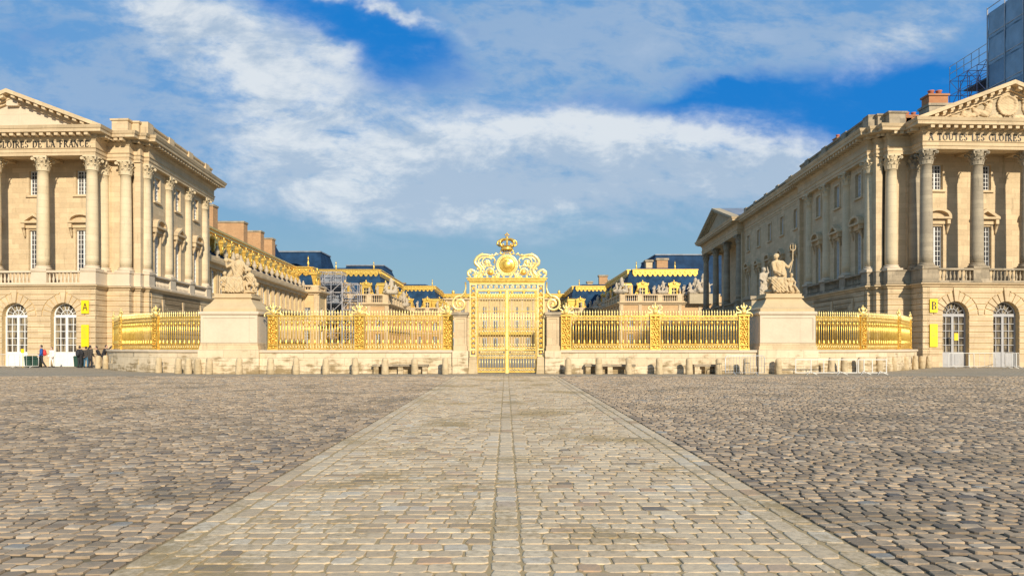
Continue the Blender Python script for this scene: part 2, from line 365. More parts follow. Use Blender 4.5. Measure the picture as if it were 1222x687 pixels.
# ------------------------------------------------------------------ ground
YP = 39.6
g = MB(); g.add([(-900,-60,-0.03),(900,-60,-0.03),(900,1500,-0.03),(-900,1500,-0.03)], [(0,1,2,3)]); struct(g.build('ground', 'joint'))
g = MB(); g.add([(-2.79,1,-.006),(2.79,1,-.006),(2.79,39.6,-.006),(-2.79,39.6,-.006)], [(0,1,2,3)]); struct(g.build('path_bed', 'joint'))
g = MB()
for q in (-1, 1): g.add([(q*2.795,1,-.014),(q*60,1,-.014),(q*60,39.6,-.014),(q*2.795,39.6,-.014)], [(0,1,2,3)])
struct(g.build('cobble_bed', 'joint'))
g = MB(); g.add([(-140,YP,0.0),(140,YP,0.0),(140,420,0.0),(-140,420,0.0)], [(0,1,2,3)]); struct(g.build('pavement', 'pavement'))
def stones(name, mat, cells):
    c = np.array(cells); N = len(c)
    def tmpl(fine):
        if fine:
            ring = [(-.5,-.34),(-.38,-.5),(.38,-.5),(.5,-.34),(.5,.34),(.38,.5),(-.38,.5),(-.5,.34)]
            v = [(a,b_,-.03,1) for a,b_ in ring] + [(a,b_,-.001,1) for a,b_ in ring] + [(a*.93,b_*.93,.003,.93) for a,b_ in ring] + [(0,0,.0045,0)]
            f = [(i,(i+1)%8,8+(i+1)%8,8+i) for i in range(8)] + [(8+i,8+(i+1)%8,16+(i+1)%8,16+i) for i in range(8)]
            t = [(16+i,16+(i+1)%8,24) for i in range(8)]
            return np.array(v), f, t
        ring = [(-.5,-.5),(.5,-.5),(.5,.5),(-.5,.5)]
        v = [(a,b_,-.02,1) for a,b_ in ring] + [(a*.93,b_*.93,.003,1) for a,b_ in ring]
        return np.array(v), [(i,(i+1)%4,4+(i+1)%4,4+i) for i in range(4)] + [(4,5,6,7)], []
    V = []; LT = []; LI = []; T = []; base = 0
    for fine in (True, False):
        sel = c[(c[:,1] < 17) == fine]
        if not len(sel): continue
        tv, q, t = tmpl(fine); n = len(sel); k = len(tv)
        jx = rng.normal(0, .035, (n, k)); jy = rng.normal(0, .035, (n, k))
        if fine:
            jx[:, 8:16] = jx[:, 0:8]; jx[:, 16:24] = jx[:, 0:8]; jy[:, 8:16] = jy[:, 0:8]; jy[:, 16:24] = jy[:, 0:8]
        lx = (tv[None,:,0]+jx)*sel[:,2:3]; ly = (tv[None,:,1]+jy)*sel[:,3:4]
        r = sel[:,4:5]; ca, sa = np.cos(r), np.sin(r)
        k_ = np.where(np.abs(sel[:,0:1]) < 2.79, .35, 1.0); tx = rng.normal(0, .022, (n,1))*k_; ty = rng.normal(0, .022, (n,1))*k_
        z = tv[None,:,2] + sel[:,5:6] + np.where(tv[None,:,2] > -.015, lx*tx+ly*ty, 0)
        vv = np.stack([lx*ca-ly*sa+sel[:,0:1], lx*sa+ly*ca+sel[:,1:2], z], -1).reshape(-1, 3); V.append(vv)
        off = base + np.arange(n)[:,None,None]*k
        qi = (np.array(q)[None]+off).reshape(n, -1); li = qi; lt = np.full((n, len(q)), 4)
        if t:
            ti = (np.array(t)[None]+off).reshape(n, -1); li = np.concatenate([qi, ti], 1); lt = np.concatenate([lt, np.full((n, len(t)), 3)], 1)
        LI.append(li.ravel()); LT.append(lt.ravel()); T.append(np.repeat(sel[:,6], lt.shape[1])); base += n*k
    V = np.concatenate(V); LI = np.concatenate(LI); LT = np.concatenate(LT); T = np.concatenate(T)
    me = bpy.data.meshes.new(name); me.vertices.add(len(V)); me.vertices.foreach_set('co', V.ravel().astype('f'))
    me.loops.add(len(LI)); me.loops.foreach_set('vertex_index', LI.astype('i'))
    me.polygons.add(len(LT)); st = np.concatenate([[0], np.cumsum(LT)[:-1]]); me.polygons.foreach_set('loop_start', st.astype('i')); me.polygons.foreach_set('loop_total', LT.astype('i'))
    me.polygons.foreach_set('use_smooth', np.zeros(len(LT), dtype=bool)); a = me.attributes.new('tone', 'FLOAT', 'FACE'); a.data.foreach_set('value', T.astype('f'))
    me.update(calc_edges=True); me.materials.append(MATS[mat]); o = bpy.data.objects.new(name, me); C.objects.link(o); return struct(o)
cells = []
y = 2.2
while y < YP:                                       # the pale path, laid in rows
    d = random.uniform(.165, .20)
    for sgn in (-1, 1):
        x = .120
        while x < 2.33:
            wd = random.uniform(.16, .29)
            if x + wd > 2.27: wd = 2.35 - x
            cells.append((sgn*(x+wd/2), y+d/2+random.gauss(0,.004), wd-.016, d-.018, random.gauss(0,.015), random.gauss(0,.0012), min(1,max(0,random.gauss(.55,.22)))))
            x += wd
    y += d
for cx, wd, lo, hi in ((0,.225,.17,.30),(-2.46,.2,.26,.42),(2.46,.2,.26,.42),(-2.68,.2,.26,.42),(2.68,.2,.26,.42)):
    y = 2.2 + random.random()*.2
    while y < YP:
        d = random.uniform(lo, hi); cells.append((cx, y+d/2, wd-.014, d-.016, 0, random.gauss(0,.001), min(1,max(0,random.gauss(.62,.17))))); y += d
stones('path', 'sett_path', cells)
cells = []
for sgn in (-1, 1):                                 # darker rounded setts either side
    y = 1.6
    while y < YP:
        d = random.uniform(.15, .18); lim = .72*y + 6.5; x = 2.80
        ph = random.uniform(-.02, .02)
        while x < lim:
            wd = random.uniform(.15, .235)
            yy = y + d/2 + .16*math.sin(x*.42+sgn) + .09*math.sin(x*1.1+2+y*.2) + ph
            edge = .16*math.sin(2.8*.42+sgn) + .09*math.sin(2.8*1.1+2+y*.2)
            patch = .5*math.sin(x*.31+y*.23+sgn)*math.sin(y*.41-x*.17) + .25*math.sin(x*.9+1.7*y)
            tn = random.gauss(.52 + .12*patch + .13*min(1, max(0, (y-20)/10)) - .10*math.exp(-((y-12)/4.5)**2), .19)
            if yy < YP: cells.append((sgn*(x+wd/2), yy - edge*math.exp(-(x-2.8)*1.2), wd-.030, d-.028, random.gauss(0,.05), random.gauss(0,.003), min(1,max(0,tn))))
            x += wd
        y += d
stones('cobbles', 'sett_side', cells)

# ------------------------------------------------------------------ shared architectural pieces
def capital_mb(r=.42, h=1.15):
    m = MB(); m.lathe([(r*1.08,0),(r*1.12,.05),(r*1.02,.1),(r*1.0,h*.55),(r*1.12,h*.8),(r*1.35,h*.88)], n=16)
    for row, (z0, zh, cnt, ro) in enumerate(((.06,.42,8,.10),(.30,.48,8,.16))):
        for i in range(cnt):
            a = 2*PI*(i+.5*row)/cnt; ca, sa = math.cos(a), math.sin(a)
            vs = []
            for t, o_, wd in ((0,.0,.15),(.5,.03,.18),(.85,ro,.15),(1.0,ro+.08,.09),(.84,ro+.12,.04)):
                rr = r*1.04+o_
                for q in (-1, 0, 1): vs.append(((rr+(.02 if q == 0 else 0))*ca - q*wd*sa, (rr+(.02 if q == 0 else 0))*sa + q*wd*ca, z0+zh*t))
            m.add(vs, [(j*3+q, j*3+q+1, j*3+q+4, j*3+q+3) for j in range(4) for q in range(2)])
    for i in range(4):
        a = PI/4+PI/2*i; ca, sa = math.cos(a), math.sin(a)
        sp_ = [((r*1.0+q[0])*ca, (r*1.0+q[0])*sa, q[2]) for q in [(.0,0,h*.5),(.1,0,h*.66),(.24,0,h*.82),(.36,0,h*.86)] + spiral(.33, h*.77, .10, .03, 60, -420, n=12)]
        m.tube(sp_, .05, 5)
    k = r*1.62; inner = r*1.28; pts = []
    for i in range(4):
        a = PI/4+PI/2*i; pts += [(k*1.05*math.cos(a-.07), k*1.05*math.sin(a-.07)), (k*1.05*math.cos(a+.07), k*1.05*math.sin(a+.07)), (inner*math.cos(a+PI/4), inner*math.sin(a+PI/4))]
    n = len(pts); m.add([(a,b_,h*.89) for a,b_ in pts]+[(a,b_,h) for a,b_ in pts], [tuple(range(n)), tuple(range(n,2*n))]+[(i,(i+1)%n,n+(i+1)%n,n+i) for i in range(n)])
    for i in range(4):
        a = PI/2*i; m.ball((inner*1.02*math.cos(a), inner*1.02*math.sin(a), h*.92), .07)
    return m
Z_G, Z_STR, Z_COL, Z_CAP, Z_FRZ, Z_CORN = 6.15, 6.50, 7.60, 16.70, 17.90, 18.85
H_COL = Z_CAP - Z_COL
def shaft_mb():
    return_ = MB(); p = []
    for i in range(13):
        t = i/12; p.append((.47*(1-.15*t**1.8), .42+(H_COL-1.15-.42)*t))
    p += [(.44, H_COL-1.13), (.44, H_COL-1.06), (.40, H_COL-1.04)]
    return_.lathe(p, n=20); return return_
def base_mb():
    m = MB(); m.box(-.62,.62,-.62,.62,0,.14); m.lathe([(.60,.14),(.64,.20),(.60,.26),(.53,.28),(.52,.33),(.56,.36),(.54,.41),(.48,.43)], n=20); return m
ME = {}
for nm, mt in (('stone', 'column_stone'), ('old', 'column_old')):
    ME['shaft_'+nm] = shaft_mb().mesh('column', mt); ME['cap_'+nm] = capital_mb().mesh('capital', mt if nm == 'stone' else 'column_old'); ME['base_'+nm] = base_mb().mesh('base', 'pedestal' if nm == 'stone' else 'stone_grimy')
def column(parent, loc, kind):
    c = put('column', ME['shaft_'+kind], parent, loc)
    put('capital', ME['cap_'+kind], c, (0, 0, H_COL-1.15)); put('base', ME['base_'+kind], c)
    return c
def window_mesh(w, h, cols, rows, key, mat='white_paint', bar=.035):
    f = MB(); k = .08
    f.box(-w/2, -w/2+k, -.04, .04, 0, h); f.box(w/2-k, w/2, -.04, .04, 0, h); f.box(-w/2+k, w/2-k, -.04, .04, 0, k); f.box(-w/2+k, w/2-k, -.04, .04, h-k, h)
    f.box(-.05, .05, -.05, .03, k, h-k)
    for i in range(1, cols):
        if i*2 != cols: x = -w/2 + w*i/cols; f.box(x-bar/2, x+bar/2, -.03, .03, k, h-k)
    for j in range(1, rows): z = h*j/rows; f.box(-w/2+k, w/2-k, -.028, .026, z-bar/2, z+bar/2)
    p = MB(); p.box(-w/2+.02, w/2-.02, .03+.012, .06, .02, h-.02)
    ME[key] = (f.mesh('window', mat), p.mesh('pane', 'pane_dark'))
window_mesh(1.15, 3.55, 4, 9, 'tall'); window_mesh(1.1, 2.0, 4, 6, 'top'); window_mesh(1.3, 2.4, 4, 5, 'far'); window_mesh(1.3, 3.6, 4, 7, 'fartall'); window_mesh(1.2, 2.2, 4, 6, 'low', 'grey_joinery')
m = MB(); m.box(-.80,.80,-.38,-.22,-.18,-.02)
m.box(-.75,-.565,-.28,-.22,-.02,2.18); m.box(.565,.75,-.28,-.22,-.02,2.18); m.box(-.565,.565,-.28,-.22,2.0,2.18); ME['sur_top'] = m.mesh('surround', 'stone')
m = MB(); m.box(-.78,-.585,-.29,-.22,0,3.65); m.box(.585,.78,-.29,-.22,0,3.65); ME['sur_tall'] = m.mesh('surround', 'stone')
def window(parent, F, s, n, z, key, off, name='window'):
    x, y, _ = F.p(s, n, z); f, p = ME[key]
    o = put(name, f, parent, (x-off[0], y-off[1], z-off[2]), F.rot()); put('pane', p, o); return o
def door_mesh(mat, key):                 # arched glazed door 2.1 wide
    w_, zi, r = 2.1, 4.0, 1.05
    f = MB(); F0 = Fr((0,0), (1,0), (0,-1))
    for sg in (-1, 1): f.box(min(sg*w_/2, sg*(w_/2-.11)), max(sg*w_/2, sg*(w_/2-.11)), -.06, .05, 0, zi)
    f.box(-.09, .09, -.07, .05, 0, zi-.1); f.box(-w_/2+.11, w_/2-.11, -.075, .05, zi-.12, zi+.10)
    for sg in (-1, 1):
        a, b_ = sorted((sg*.09, sg*(w_/2-.11)))
        f.box(a, b_, -.03, .05, 0.0, 1.15); f.box(a+.12, b_-.12, -.05, -.03, .18, .98)
        mid = (a+b_)/2; f.box(mid-.025, mid+.025, -.04, .03, 1.15, zi-.12)
        for j in range(1, 5): z = 1.15+(zi-.12-1.15)*j/5; f.box(a, b_, -.038, .03, z-.025, z+.025)
    f.tube([(r_*1.0, -.01, zi+z_) for r_, z_ in [((r-.05)*math.cos(PI*i/20), (r-.05)*math.sin(PI*i/20)) for i in range(21)]], .07, 6)
    f.tube([(.48*math.cos(PI*i/14), -.01, zi+.48*math.sin(PI*i/14)) for i in range(15)], .035, 5)
    for i in range(1, 7):
        a = PI*i/7; f.tube([(.48*math.cos(a), -.01, zi+.48*math.sin(a)), ((r-.06)*math.cos(a), -.01, zi+(r-.06)*math.sin(a))], .03, 4)
    for i in (1, 2, 3):
        a = PI*i/4; f.tube([(.05*math.cos(a), -.01, zi+.05*math.sin(a)), (.48*math.cos(a), -.01, zi+.48*math.sin(a))], .028, 4)
    p = MB(); p.box(-w_/2+.05, w_/2-.05, .056, .08, 1.1, zi)
    p.fprism(F0, [((r-.04)*math.cos(PI*i/20), zi+.002+(r-.04)*math.sin(PI*i/20)) for i in range(21)], -.08, -.056)
    ME[key] = (f.mesh('door', mat), p.mesh('pane', 'pane_curtain'))
door_mesh('white_paint', 'door_w'); door_mesh('grey_joinery', 'door_g')
def hood_mesh(seg, key):                       # hood over a tall window
    F0 = Fr((0,0), (1,0), (0,-1)); m = MB()
    m.fprism(F0, [(-.95,.35),(.95,.35),(.95,.50),(-.95,.50)], 0, .42); m.fprism(F0, [(-.85,.0),(.85,.0),(.85,.35),(-.85,.35)], 0, .14)
    if seg:
        outer = [(.95*math.cos(PI-PI*i/10)*1.0, .50+.62*math.sin(PI*i/10)) for i in range(11)]
        inner = [(.74*math.cos(PI-PI*i/10), .50+.44*math.sin(PI*i/10)) for i in range(11)]
    else: outer = [(-.95,.5),(0,1.12),(.95,.5)]; inner = [(-.62,.5),(0,.90),(.62,.5)]
    m.fprism(F0, inner, 0, .12)
    for i in range(len(outer)-1): m.fprism(F0, [outer[i], outer[i+1], inner[i+1], inner[i]], 0, .42)
    for sg in (-1, 1):
        m.box(min(sg*.66, sg*.88), max(sg*.66, sg*.88), -.34, 0, .0, .35); m.tube([(sg*.77,-.28,.0),(sg*.77,-.20,-.2),(sg*.77,-.10,-.5),(sg*.77,-.06,-.7)], [.10,.10,.08,.05], 6)
    ME[key] = m.mesh('window_hood', 'stone')
hood_mesh(True, 'hood_seg'); hood_mesh(False, 'hood_tri')
def panel(m, F, s0, s1, z0, z1, ops, depth=.35):      # ops: (centre, width, z0, z1[, arch radius])
    S = sorted({s0, s1, *[o[0]-o[1]/2 for o in ops], *[o[0]+o[1]/2 for o in ops]}); Z = sorted({z0, z1, *[max(z0, o[2]) for o in ops], *[o[3] for o in ops]})
    for i in range(len(S)-1):
        for j in range(len(Z)-1):
            cs, cz = (S[i]+S[i+1])/2, (Z[j]+Z[j+1])/2
            if any(abs(cs-o[0]) < o[1]/2 and o[2] < cz < o[3] for o in ops): continue
            m.add([F.p(S[i],0,Z[j]), F.p(S[i+1],0,Z[j]), F.p(S[i+1],0,Z[j+1]), F.p(S[i],0,Z[j+1])], [(0,1,2,3)])
    for o in ops:
        a, b_ = o[0]-o[1]/2, o[0]+o[1]/2; zt = o[3]
        if len(o) > 4:
            r = o[4]; zi = zt - r; arc = [(o[0]+r*math.cos(PI*i/16), zi+r*math.sin(PI*i/16)) for i in range(17)]
            for i in range(16):
                (p, q), (p2, q2) = arc[i], arc[i+1]
                m.add([F.p(p,0,q), F.p(p,0,zt), F.p(p2,0,zt), F.p(p2,0,q2)], [(0,1,2,3)])
                m.add([F.p(p,0,q), F.p(p2,0,q2), F.p(p2,-depth,q2), F.p(p,-depth,q)], [(0,1,2,3)])
            side = zi
        else:
            side = zt; m.add([F.p(a,0,zt), F.p(b_,0,zt), F.p(b_,-depth,zt), F.p(a,-depth,zt)], [(0,1,2,3)])
        for e in (a, b_): m.add([F.p(e,0,o[2]), F.p(e,0,side), F.p(e,-depth,side), F.p(e,-depth,o[2])], [(0,1,2,3)])
        if o[2] > z0: m.add([F.p(a,0,o[2]), F.p(b_,0,o[2]), F.p(b_,-depth,o[2]), F.p(a,-depth,o[2])], [(0,1,2,3)])
COURSES = [(0.0, .95)] + [(1.0+.43*i, 1.0+.43*i+.37) for i in range(12)]
def rustic(m, F, s0, s1, doors, thick=.07):          # doors: (centre, r, impost z)
    for za, zb in COURSES:
        zb = min(zb, Z_G); cuts = []
        for c, r, zi in doors:
            R2 = r+.72
            def hw(z): return r if z <= zi else (math.sqrt(max(0, R2*R2-(z-zi)**2)) if z-zi < R2 else 0)
            ha = hw(za) if za <= zi-.01 else hw(za)+.04; hb = hw(zb)+(.04 if zb > zi and hw(zb) > 0 else 0)
            if za < zi < zb: ha = hb = r
            if ha > 0 or hb > 0: cuts.append((c, ha, hb))
        pa, pb = s0, s0
        for c, ha, hb in cuts + [(None, 0, 0)]:
            ea, eb = (s1, s1) if c is None else (c-ha, c-hb)
            if ea - pa > .02: m.fprism(F, [(pa, za), (ea, za), (eb, zb), (pb, zb)], 0, thick)
            if c is not None: pa, pb = c+ha, c+hb
    for c, r, zi in doors:
        N = 11
        for i in range(N):
            a0 = PI*i/N+.03; a1 = PI*(i+1)/N-.03; R2 = r+.68; th = thick
            if i == N//2: R2 = min(r+1.05, Z_G-zi-.02); th = thick+.08
            m.fprism(F, [(c+r*math.cos(a0), zi+r*math.sin(a0)), (c+R2*math.cos(a0), zi+R2*math.sin(a0)), (c+R2*math.cos(a1), zi+R2*math.sin(a1)), (c+r*math.cos(a1), zi+r*math.sin(a1))], 0, th)
def baluster_row(m, p0, p1, z0, z1, gap=.30, r=.10, n=8):
    L = math.dist(p0, p1); k = max(1, int(L/gap)); h = z1-z0
    for i in range(k):
        t = (i+.5)/k; c = (p0[0]+(p1[0]-p0[0])*t, p0[1]+(p1[1]-p0[1])*t, z0)
        m.lathe([(r*.8,0),(r*.8,.05*h),(r*.45,.1*h),(r*.95,.32*h),(r*.9,.42*h),(r*.4,.75*h),(r*.7,.92*h),(r*.8,h)], c, n)
# serif letters: strokes as (x0,z0,x1,z1,width), arcs as ('a',cx,cz,rx,rz,a0,a1)
TK, TN = .20, .085
def sf(x, z, l=.17): return (x-l, z, x+l, z, TN)
GL = {
 'A': (.8, [(.1,0,.4,1,TN),(.38,1,.7,0,TK),(.2,.35,.6,.35,TN),sf(.1,.03,.12),sf(.7,.03,.14)]),
 'T': (.72, [(.36,0,.36,1,TK),(.04,.97,.68,.97,TN),(.05,.97,.05,.76,TN),(.67,.97,.67,.76,TN),sf(.36,.03)]),
 'O': (.88, [('a',.44,.5,.34,.47,0,360)]),
 'U': (.82, [(.17,1,.17,.35,TK),(.66,1,.66,.32,TN),('a',.415,.34,.245,.31,180,360),sf(.17,.97,.15),sf(.66,.97,.12)]),
 'E': (.7, [(.17,0,.17,1,TK),(.05,.97,.6,.97,TN),(.05,.03,.62,.03,TN),(.2,.52,.48,.52,TN),(.6,.97,.6,.78,TN),(.62,.03,.62,.24,TN),(.48,.62,.48,.42,TN)]),
 'S': (.6, [('a',.3,.74,.19,.22,40,250),('a',.3,.27,.21,.24,-150,80),(.46,.97,.46,.76,TN),(.1,.03,.1,.24,TN)]),
 'L': (.66, [(.17,0,.17,1,TK),(.05,.03,.6,.03,TN),(.6,.03,.6,.27,TN),sf(.17,.97,.15)]),
 'G': (.84, [('a',.44,.5,.34,.47,40,330),(.72,.45,.72,.08,TK*.9),sf(.70,.45,.14),(.70,.97,.70,.74,TN)]),
 'I': (.38, [(.19,0,.19,1,TK),sf(.19,.97,.15),sf(.19,.03,.15)]),
 'R': (.78, [(.17,0,.17,1,TK),sf(.17,.03,.14),(.05,.97,.4,.97,TN),('a',.36,.75,.2,.22,-90,90),(.17,.52,.4,.52,TN),(.38,.5,.68,.03,TK*.9),sf(.70,.03,.1)]),
 'D': (.84, [(.17,0,.17,1,TK),(.05,.97,.4,.97,TN),(.05,.03,.4,.03,TN),('a',.36,.5,.36,.47,-90,90)]),
 'F': (.66, [(.17,0,.17,1,TK),sf(.17,.03,.15),(.05,.97,.58,.97,TN),(.2,.52,.46,.52,TN),(.58,.97,.58,.76,TN),(.46,.62,.46,.42,TN)]),
 'N': (.84, [(.15,0,.15,1,TN),(.13,1,.68,0,TK),(.68,0,.68,1,TN),sf(.13,.03,.12),sf(.68,.97,.12),(.03,.97,.16,.97,TN)]),
 'C': (.8, [('a',.44,.5,.34,.47,45,315),(.68,.97,.68,.74,TN),(.68,.03,.68,.24,TN)]),
 'B': (.74, [(.17,0,.17,1,TK),(.05,.97,.4,.97,TN),(.05,.03,.4,.03,TN),(.17,.52,.4,.52,TN),('a',.36,.75,.19,.22,-90,90),('a',.36,.27,.24,.25,-90,90)]),
 '.': (.3, [(.15,0,.15,.14,.14)]), ' ': (.5, [])}
def letters(m, F, text, s0, z0, H, n0, n1, width=None):
    adv = [GL[c][0]+.10 for c in text]; tot = sum(adv)*H; k = 1.0 if width is None else width/tot; s = s0
    for c, a in zip(text, adv):
        for st in GL[c][1]:
            if st[0] == 'a':
                _, cx, cz, rx, rz, a0, a1 = st; N = max(4, int((a1-a0)/22)); prev = None
                for i in range(N+1):
                    t = R(a0+(a1-a0)*i/N); wd = (TN + (TK-TN)*abs(math.cos(t)))/2
                    cur = ((cx+(rx-wd*.2)*math.cos(t)+wd*math.cos(t), cz+rz*math.sin(t)+.03*math.sin(t)), (cx+(rx-wd*.2)*math.cos(t)-wd*math.cos(t), cz+rz*math.sin(t)-.03*math.sin(t)))
                    if prev: m.fprism(F, [(s+q[0]*H*k, z0+q[1]*H) for q in (prev[0], cur[0], cur[1], prev[1])], n0, n1)
                    prev = cur
            else:
                x0, a_, x1, b_, wd = st; L = math.hypot(x1-x0, b_-a_); ux, uz = (x1-x0)/L, (b_-a_)/L; px_, pz_ = -uz*wd/2, ux*wd/2
                m.fprism(F, [(s+q[0]*H*k, z0+q[1]*H) for q in ((x0+px_,a_+pz_),(x1+px_,b_+pz_),(x1-px_,b_-pz_),(x0-px_,a_-pz_))], n0, n1)
        s += a*H*k

# ------------------------------------------------------------------ the two front pavilions
def xs(Y): return 29.05 + .06*(Y-60)
def seg_frame(p, q):                                  # travel p->q, outward to the right
    d = (q[0]-p[0], q[1]-p[1]); return Fr(p, d, (d[1], -d[0])), math.hypot(*d)
def pediment(m_t, m_r, F, s0, s1, z0, zc, tym_n=0.0, proj=.95, teeth=True):
    sc = (s0+s1)/2; sl = (zc-z0)/(sc-s0); t = .42
    m_t.fprism(F, [(s0+.5, z0-.02), (s1-.5, z0-.02), (sc, zc-.35)], tym_n-.3, tym_n)
    for sg in (-1, 1):
        e = s0 if sg < 0 else s1
        m_r.fprism(F, [(e, z0), (sc, zc), (sc, zc-.30), (e-sg*.30/sl, z0)], -.3, proj)
        m_r.fprism(F, [(e-sg*.30/sl, z0), (sc, zc-.30), (sc, zc-.62), (e-sg*.62/sl, z0)], -.28, proj*.42)
        m_r.fprism(F, [(e-sg*.62/sl, z0), (sc, zc-.62), (sc, zc-.80), (e-sg*.80/sl, z0)], -.26, proj*.22)
        k = int(abs(sc-e)/.62)
        for i in range(1, k):
            x = e-sg*(.62*i+.35); zz = z0+abs(x-e)*sl-.30
            if zz-.26 > z0: m_r.fprism(F, [(x-.15, zz-sg*(-.15)*sl*1.0-.0), (x+.15, zz+sg*(-.15)*sl), (x+.15, zz-.22+sg*(-.15)*sl), (x-.15, zz-.22+sg*.15*sl)], proj*.42-.02, proj*.88)
def pavilion(side):
    left = side < 0
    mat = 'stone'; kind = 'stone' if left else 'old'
    TX = (lambda p: (-p[0]-.6, p[1]+1.9, p[2])) if left else ident
    org = TX((38.4, 64.0, 0))
    rt = root('palace_pavilion', ('pale stone palace pavilion with columned portico and plain pediment left of the gate' if left else
              'long weathered palace pavilion with carved pediment and columns right of the gate'), 'palace building', org)
    def B(m, name, mt, parent=rt):
        m.v = [TX(p) for p in m.v]; return m.build(name, mt, parent)
    def col(x, y, k=kind):
        p = TX((x, y, Z_COL)); column(rt, (p[0]-org[0], p[1]-org[1], p[2]), k)
    def TF(F):
        if not left: return F
        p = TX((F.o[0], F.o[1], 0)); return Fr((p[0], p[1]), (-F.d[0], F.d[1]), (-F.n[0], F.n[1]))
    Yend = 75.5 if left else 122.5
    steps = [(29.02, 59.4), (29.45, 59.4), (29.45, 58.8), (30.0, 58.8), (30.0, 58.1), (31.85, 58.2), (31.85, 56.5), (45.1, 57.15), (45.1, 59.8), (52, 59.8)]
    if left: back = [(38, Yend), (xs(Yend), Yend)]
    else: back = [(40, 122.5), (xs(122.5)-.35, 122.5), (xs(99.3)-.35, 99.3), (xs(99.3)+.5, 99.3), (xs(76)+.5, 76), (xs(76), 76)]
    path = back + steps
    # ground storey
    bwall = MB(); rust = MB()
    fp, Lp = seg_frame((31.85, 56.5), (45.1, 57.15)); bays = [2.55+.1, 6.6, 10.6]
    cb = [2.62, 6.62, 10.62]
    fps = Fr(fp.p(0, -.07, 0)[:2], fp.d, fp.n)
    panel(bwall, fps, 0, Lp, 0, Z_G, [(c, 2.1, 0, 5.05, 1.05) for c in cb], .55)
    rustic(rust, fps, 0, Lp, [(c, 1.05, 4.0) for c in cb])
    sp0 = (xs(76 if not left else Yend), 76 if not left else Yend); fs_, Ls = seg_frame(sp0, (29.02, 59.4)); fss = Fr(fs_.p(0, -.07, 0)[:2], fs_.d, fs_.n)
    scol = [Ls-.55, Ls-5.1, Ls-9.8, Ls-14.4]; sb = [(scol[i]+scol[i+1])/2 for i in range(3)]
    panel(bwall, fss, 0, Ls, 0, Z_G, [(c, 1.7, 1.2, 4.6, .85) for c in sb], .35); rustic(rust, fss, 0, Ls, [(c, .85, 3.75) for c in sb])
    inner = steps[:7]
    for za, zb in COURSES: rust.sweep([(-.4, za), (0, za), (0, min(zb, Z_G)), (-.4, min(zb, Z_G))], inner, cap=False)
    bwall.sweep([(-.5, 0), (-.06, 0), (-.06, Z_G), (-.5, Z_G)], inner, cap=False)
    tail = [(45.1, 57.15), (45.1, 59.8), (52, 59.8)]; bwall.sweep([(-.5, 0), (-.0, 0), (-.0, Z_G), (-.5, Z_G)], tail)
    if not left:
        for za, zb in COURSES: rust.sweep([(-.4, za), (0, za), (0, min(zb, Z_G)), (-.4, min(zb, Z_G))], back[:-1], cap=False)
        bwall.sweep([(-.5, 0), (-.06, 0), (-.06, Z_G), (-.5, Z_G)], back)
    else: bwall.sweep([(-.5, 0), (0, 0), (0, 18), (-.5, 18)], [(38, Yend-.1), (xs(Yend)+.5, Yend-.1)])
    rust.fbox(fps, 0, 1.57, 0, .085, 3.72, 3.98)
    for a, b_ in ((3.67, 5.57), (7.67, 9.57), (11.67, Lp)): rust.fbox(fps, a, b_, 0, .085, 3.72, 3.98)
    B(bwall, 'ground_wall', 'stone_warm'); B(rust, 'rusticated_courses', mat)
    for c in cb: x, y, _ = fps.p(c, -.42, 0); p = TX((x, y, 0)); f, g_ = ME['door_w' if left else 'door_g']; o = put('door', f, rt, (p[0]-org[0], p[1]-org[1], 0), TF(fp).rot()); put('pane', g_, o)
    for c in sb: window(rt, TF(fss), c, -.25, 1.2+.2, 'low', org)
    # string course, pedestals
    sc = MB(); sc.sweep([(-.5, Z_G), (.06, Z_G), (.10, Z_G+.12), (.28, Z_G+.20), (.30, Z_STR-.06), (-.5, Z_STR)], path); B(sc, 'string_course', mat)
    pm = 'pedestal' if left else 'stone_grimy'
    pd = MB(); prof = [(-.9, Z_STR-.01), (.08, Z_STR-.01), (.08, Z_STR+.12), (.03, Z_STR+.15), (.03, Z_COL-.12), (.09, Z_COL-.08), (.09, Z_COL-.002), (-.9, Z_COL-.002)]
    pd.sweep(prof, [fs_.p(Ls-1.1, 0, 0)[:2]]+inner[:-1]+[(31.85, 56.5), fp.p(1.25, 0, 0)[:2]]); B(pd, 'corner_pedestal', pm)
    def pede(a, b_): q = MB(); q.sweep(prof, [a, b_]); B(q, 'column_pedestal', pm)
    pcs = [.58, 4.62, 8.62, 12.65]
    for c in pcs[1:]: pede(fp.p(c-.62, 0, 0)[:2], fp.p(c+.62, 0, 0)[:2])
    for c in scol[1:]: pede(fs_.p(c-.62, 0, 0)[:2], fs_.p(c+.62, 0, 0)[:2])
    if not left:
        ff, Lf = seg_frame(back[1], back[2]); fcol = [.9, 8.0-1.3, 14.6-1.5, Lf-.9]; fcol = [.9+(Lf-1.8)*i/3 for i in range(4)]
        for c in fcol: pede(ff.p(c-.62, 0, 0)[:2], ff.p(c+.62, 0, 0)[:2])
    tops = [(-.42, Z_COL-.16), (.06, Z_COL-.16), (.06, Z_COL-.02), (-.42, Z_COL-.02)]
    for F, cs in ((fp, pcs), (fs_, scol)) if left else ((fp, pcs), (fs_, scol), (ff, fcol)):
        cs = sorted(cs)
        for i in range(len(cs)-1):
            bl = MB(); a, b_ = cs[i]+.62, cs[i+1]-.62; pa, pb = F.p(a, 0, 0)[:2], F.p(b_, 0, 0)[:2]
            bl.sweep(tops, [pa, pb], cap=False); bl.sweep([(-.4, Z_STR-.01), (.05, Z_STR-.01), (.05, Z_STR+.14), (-.4, Z_STR+.14)], [pa, pb], cap=False)
            baluster_row(bl, F.p(a, -.18, 0)[:2], F.p(b_, -.18, 0)[:2], Z_STR+.14, Z_COL-.16); B(bl, 'balustrade', pm)
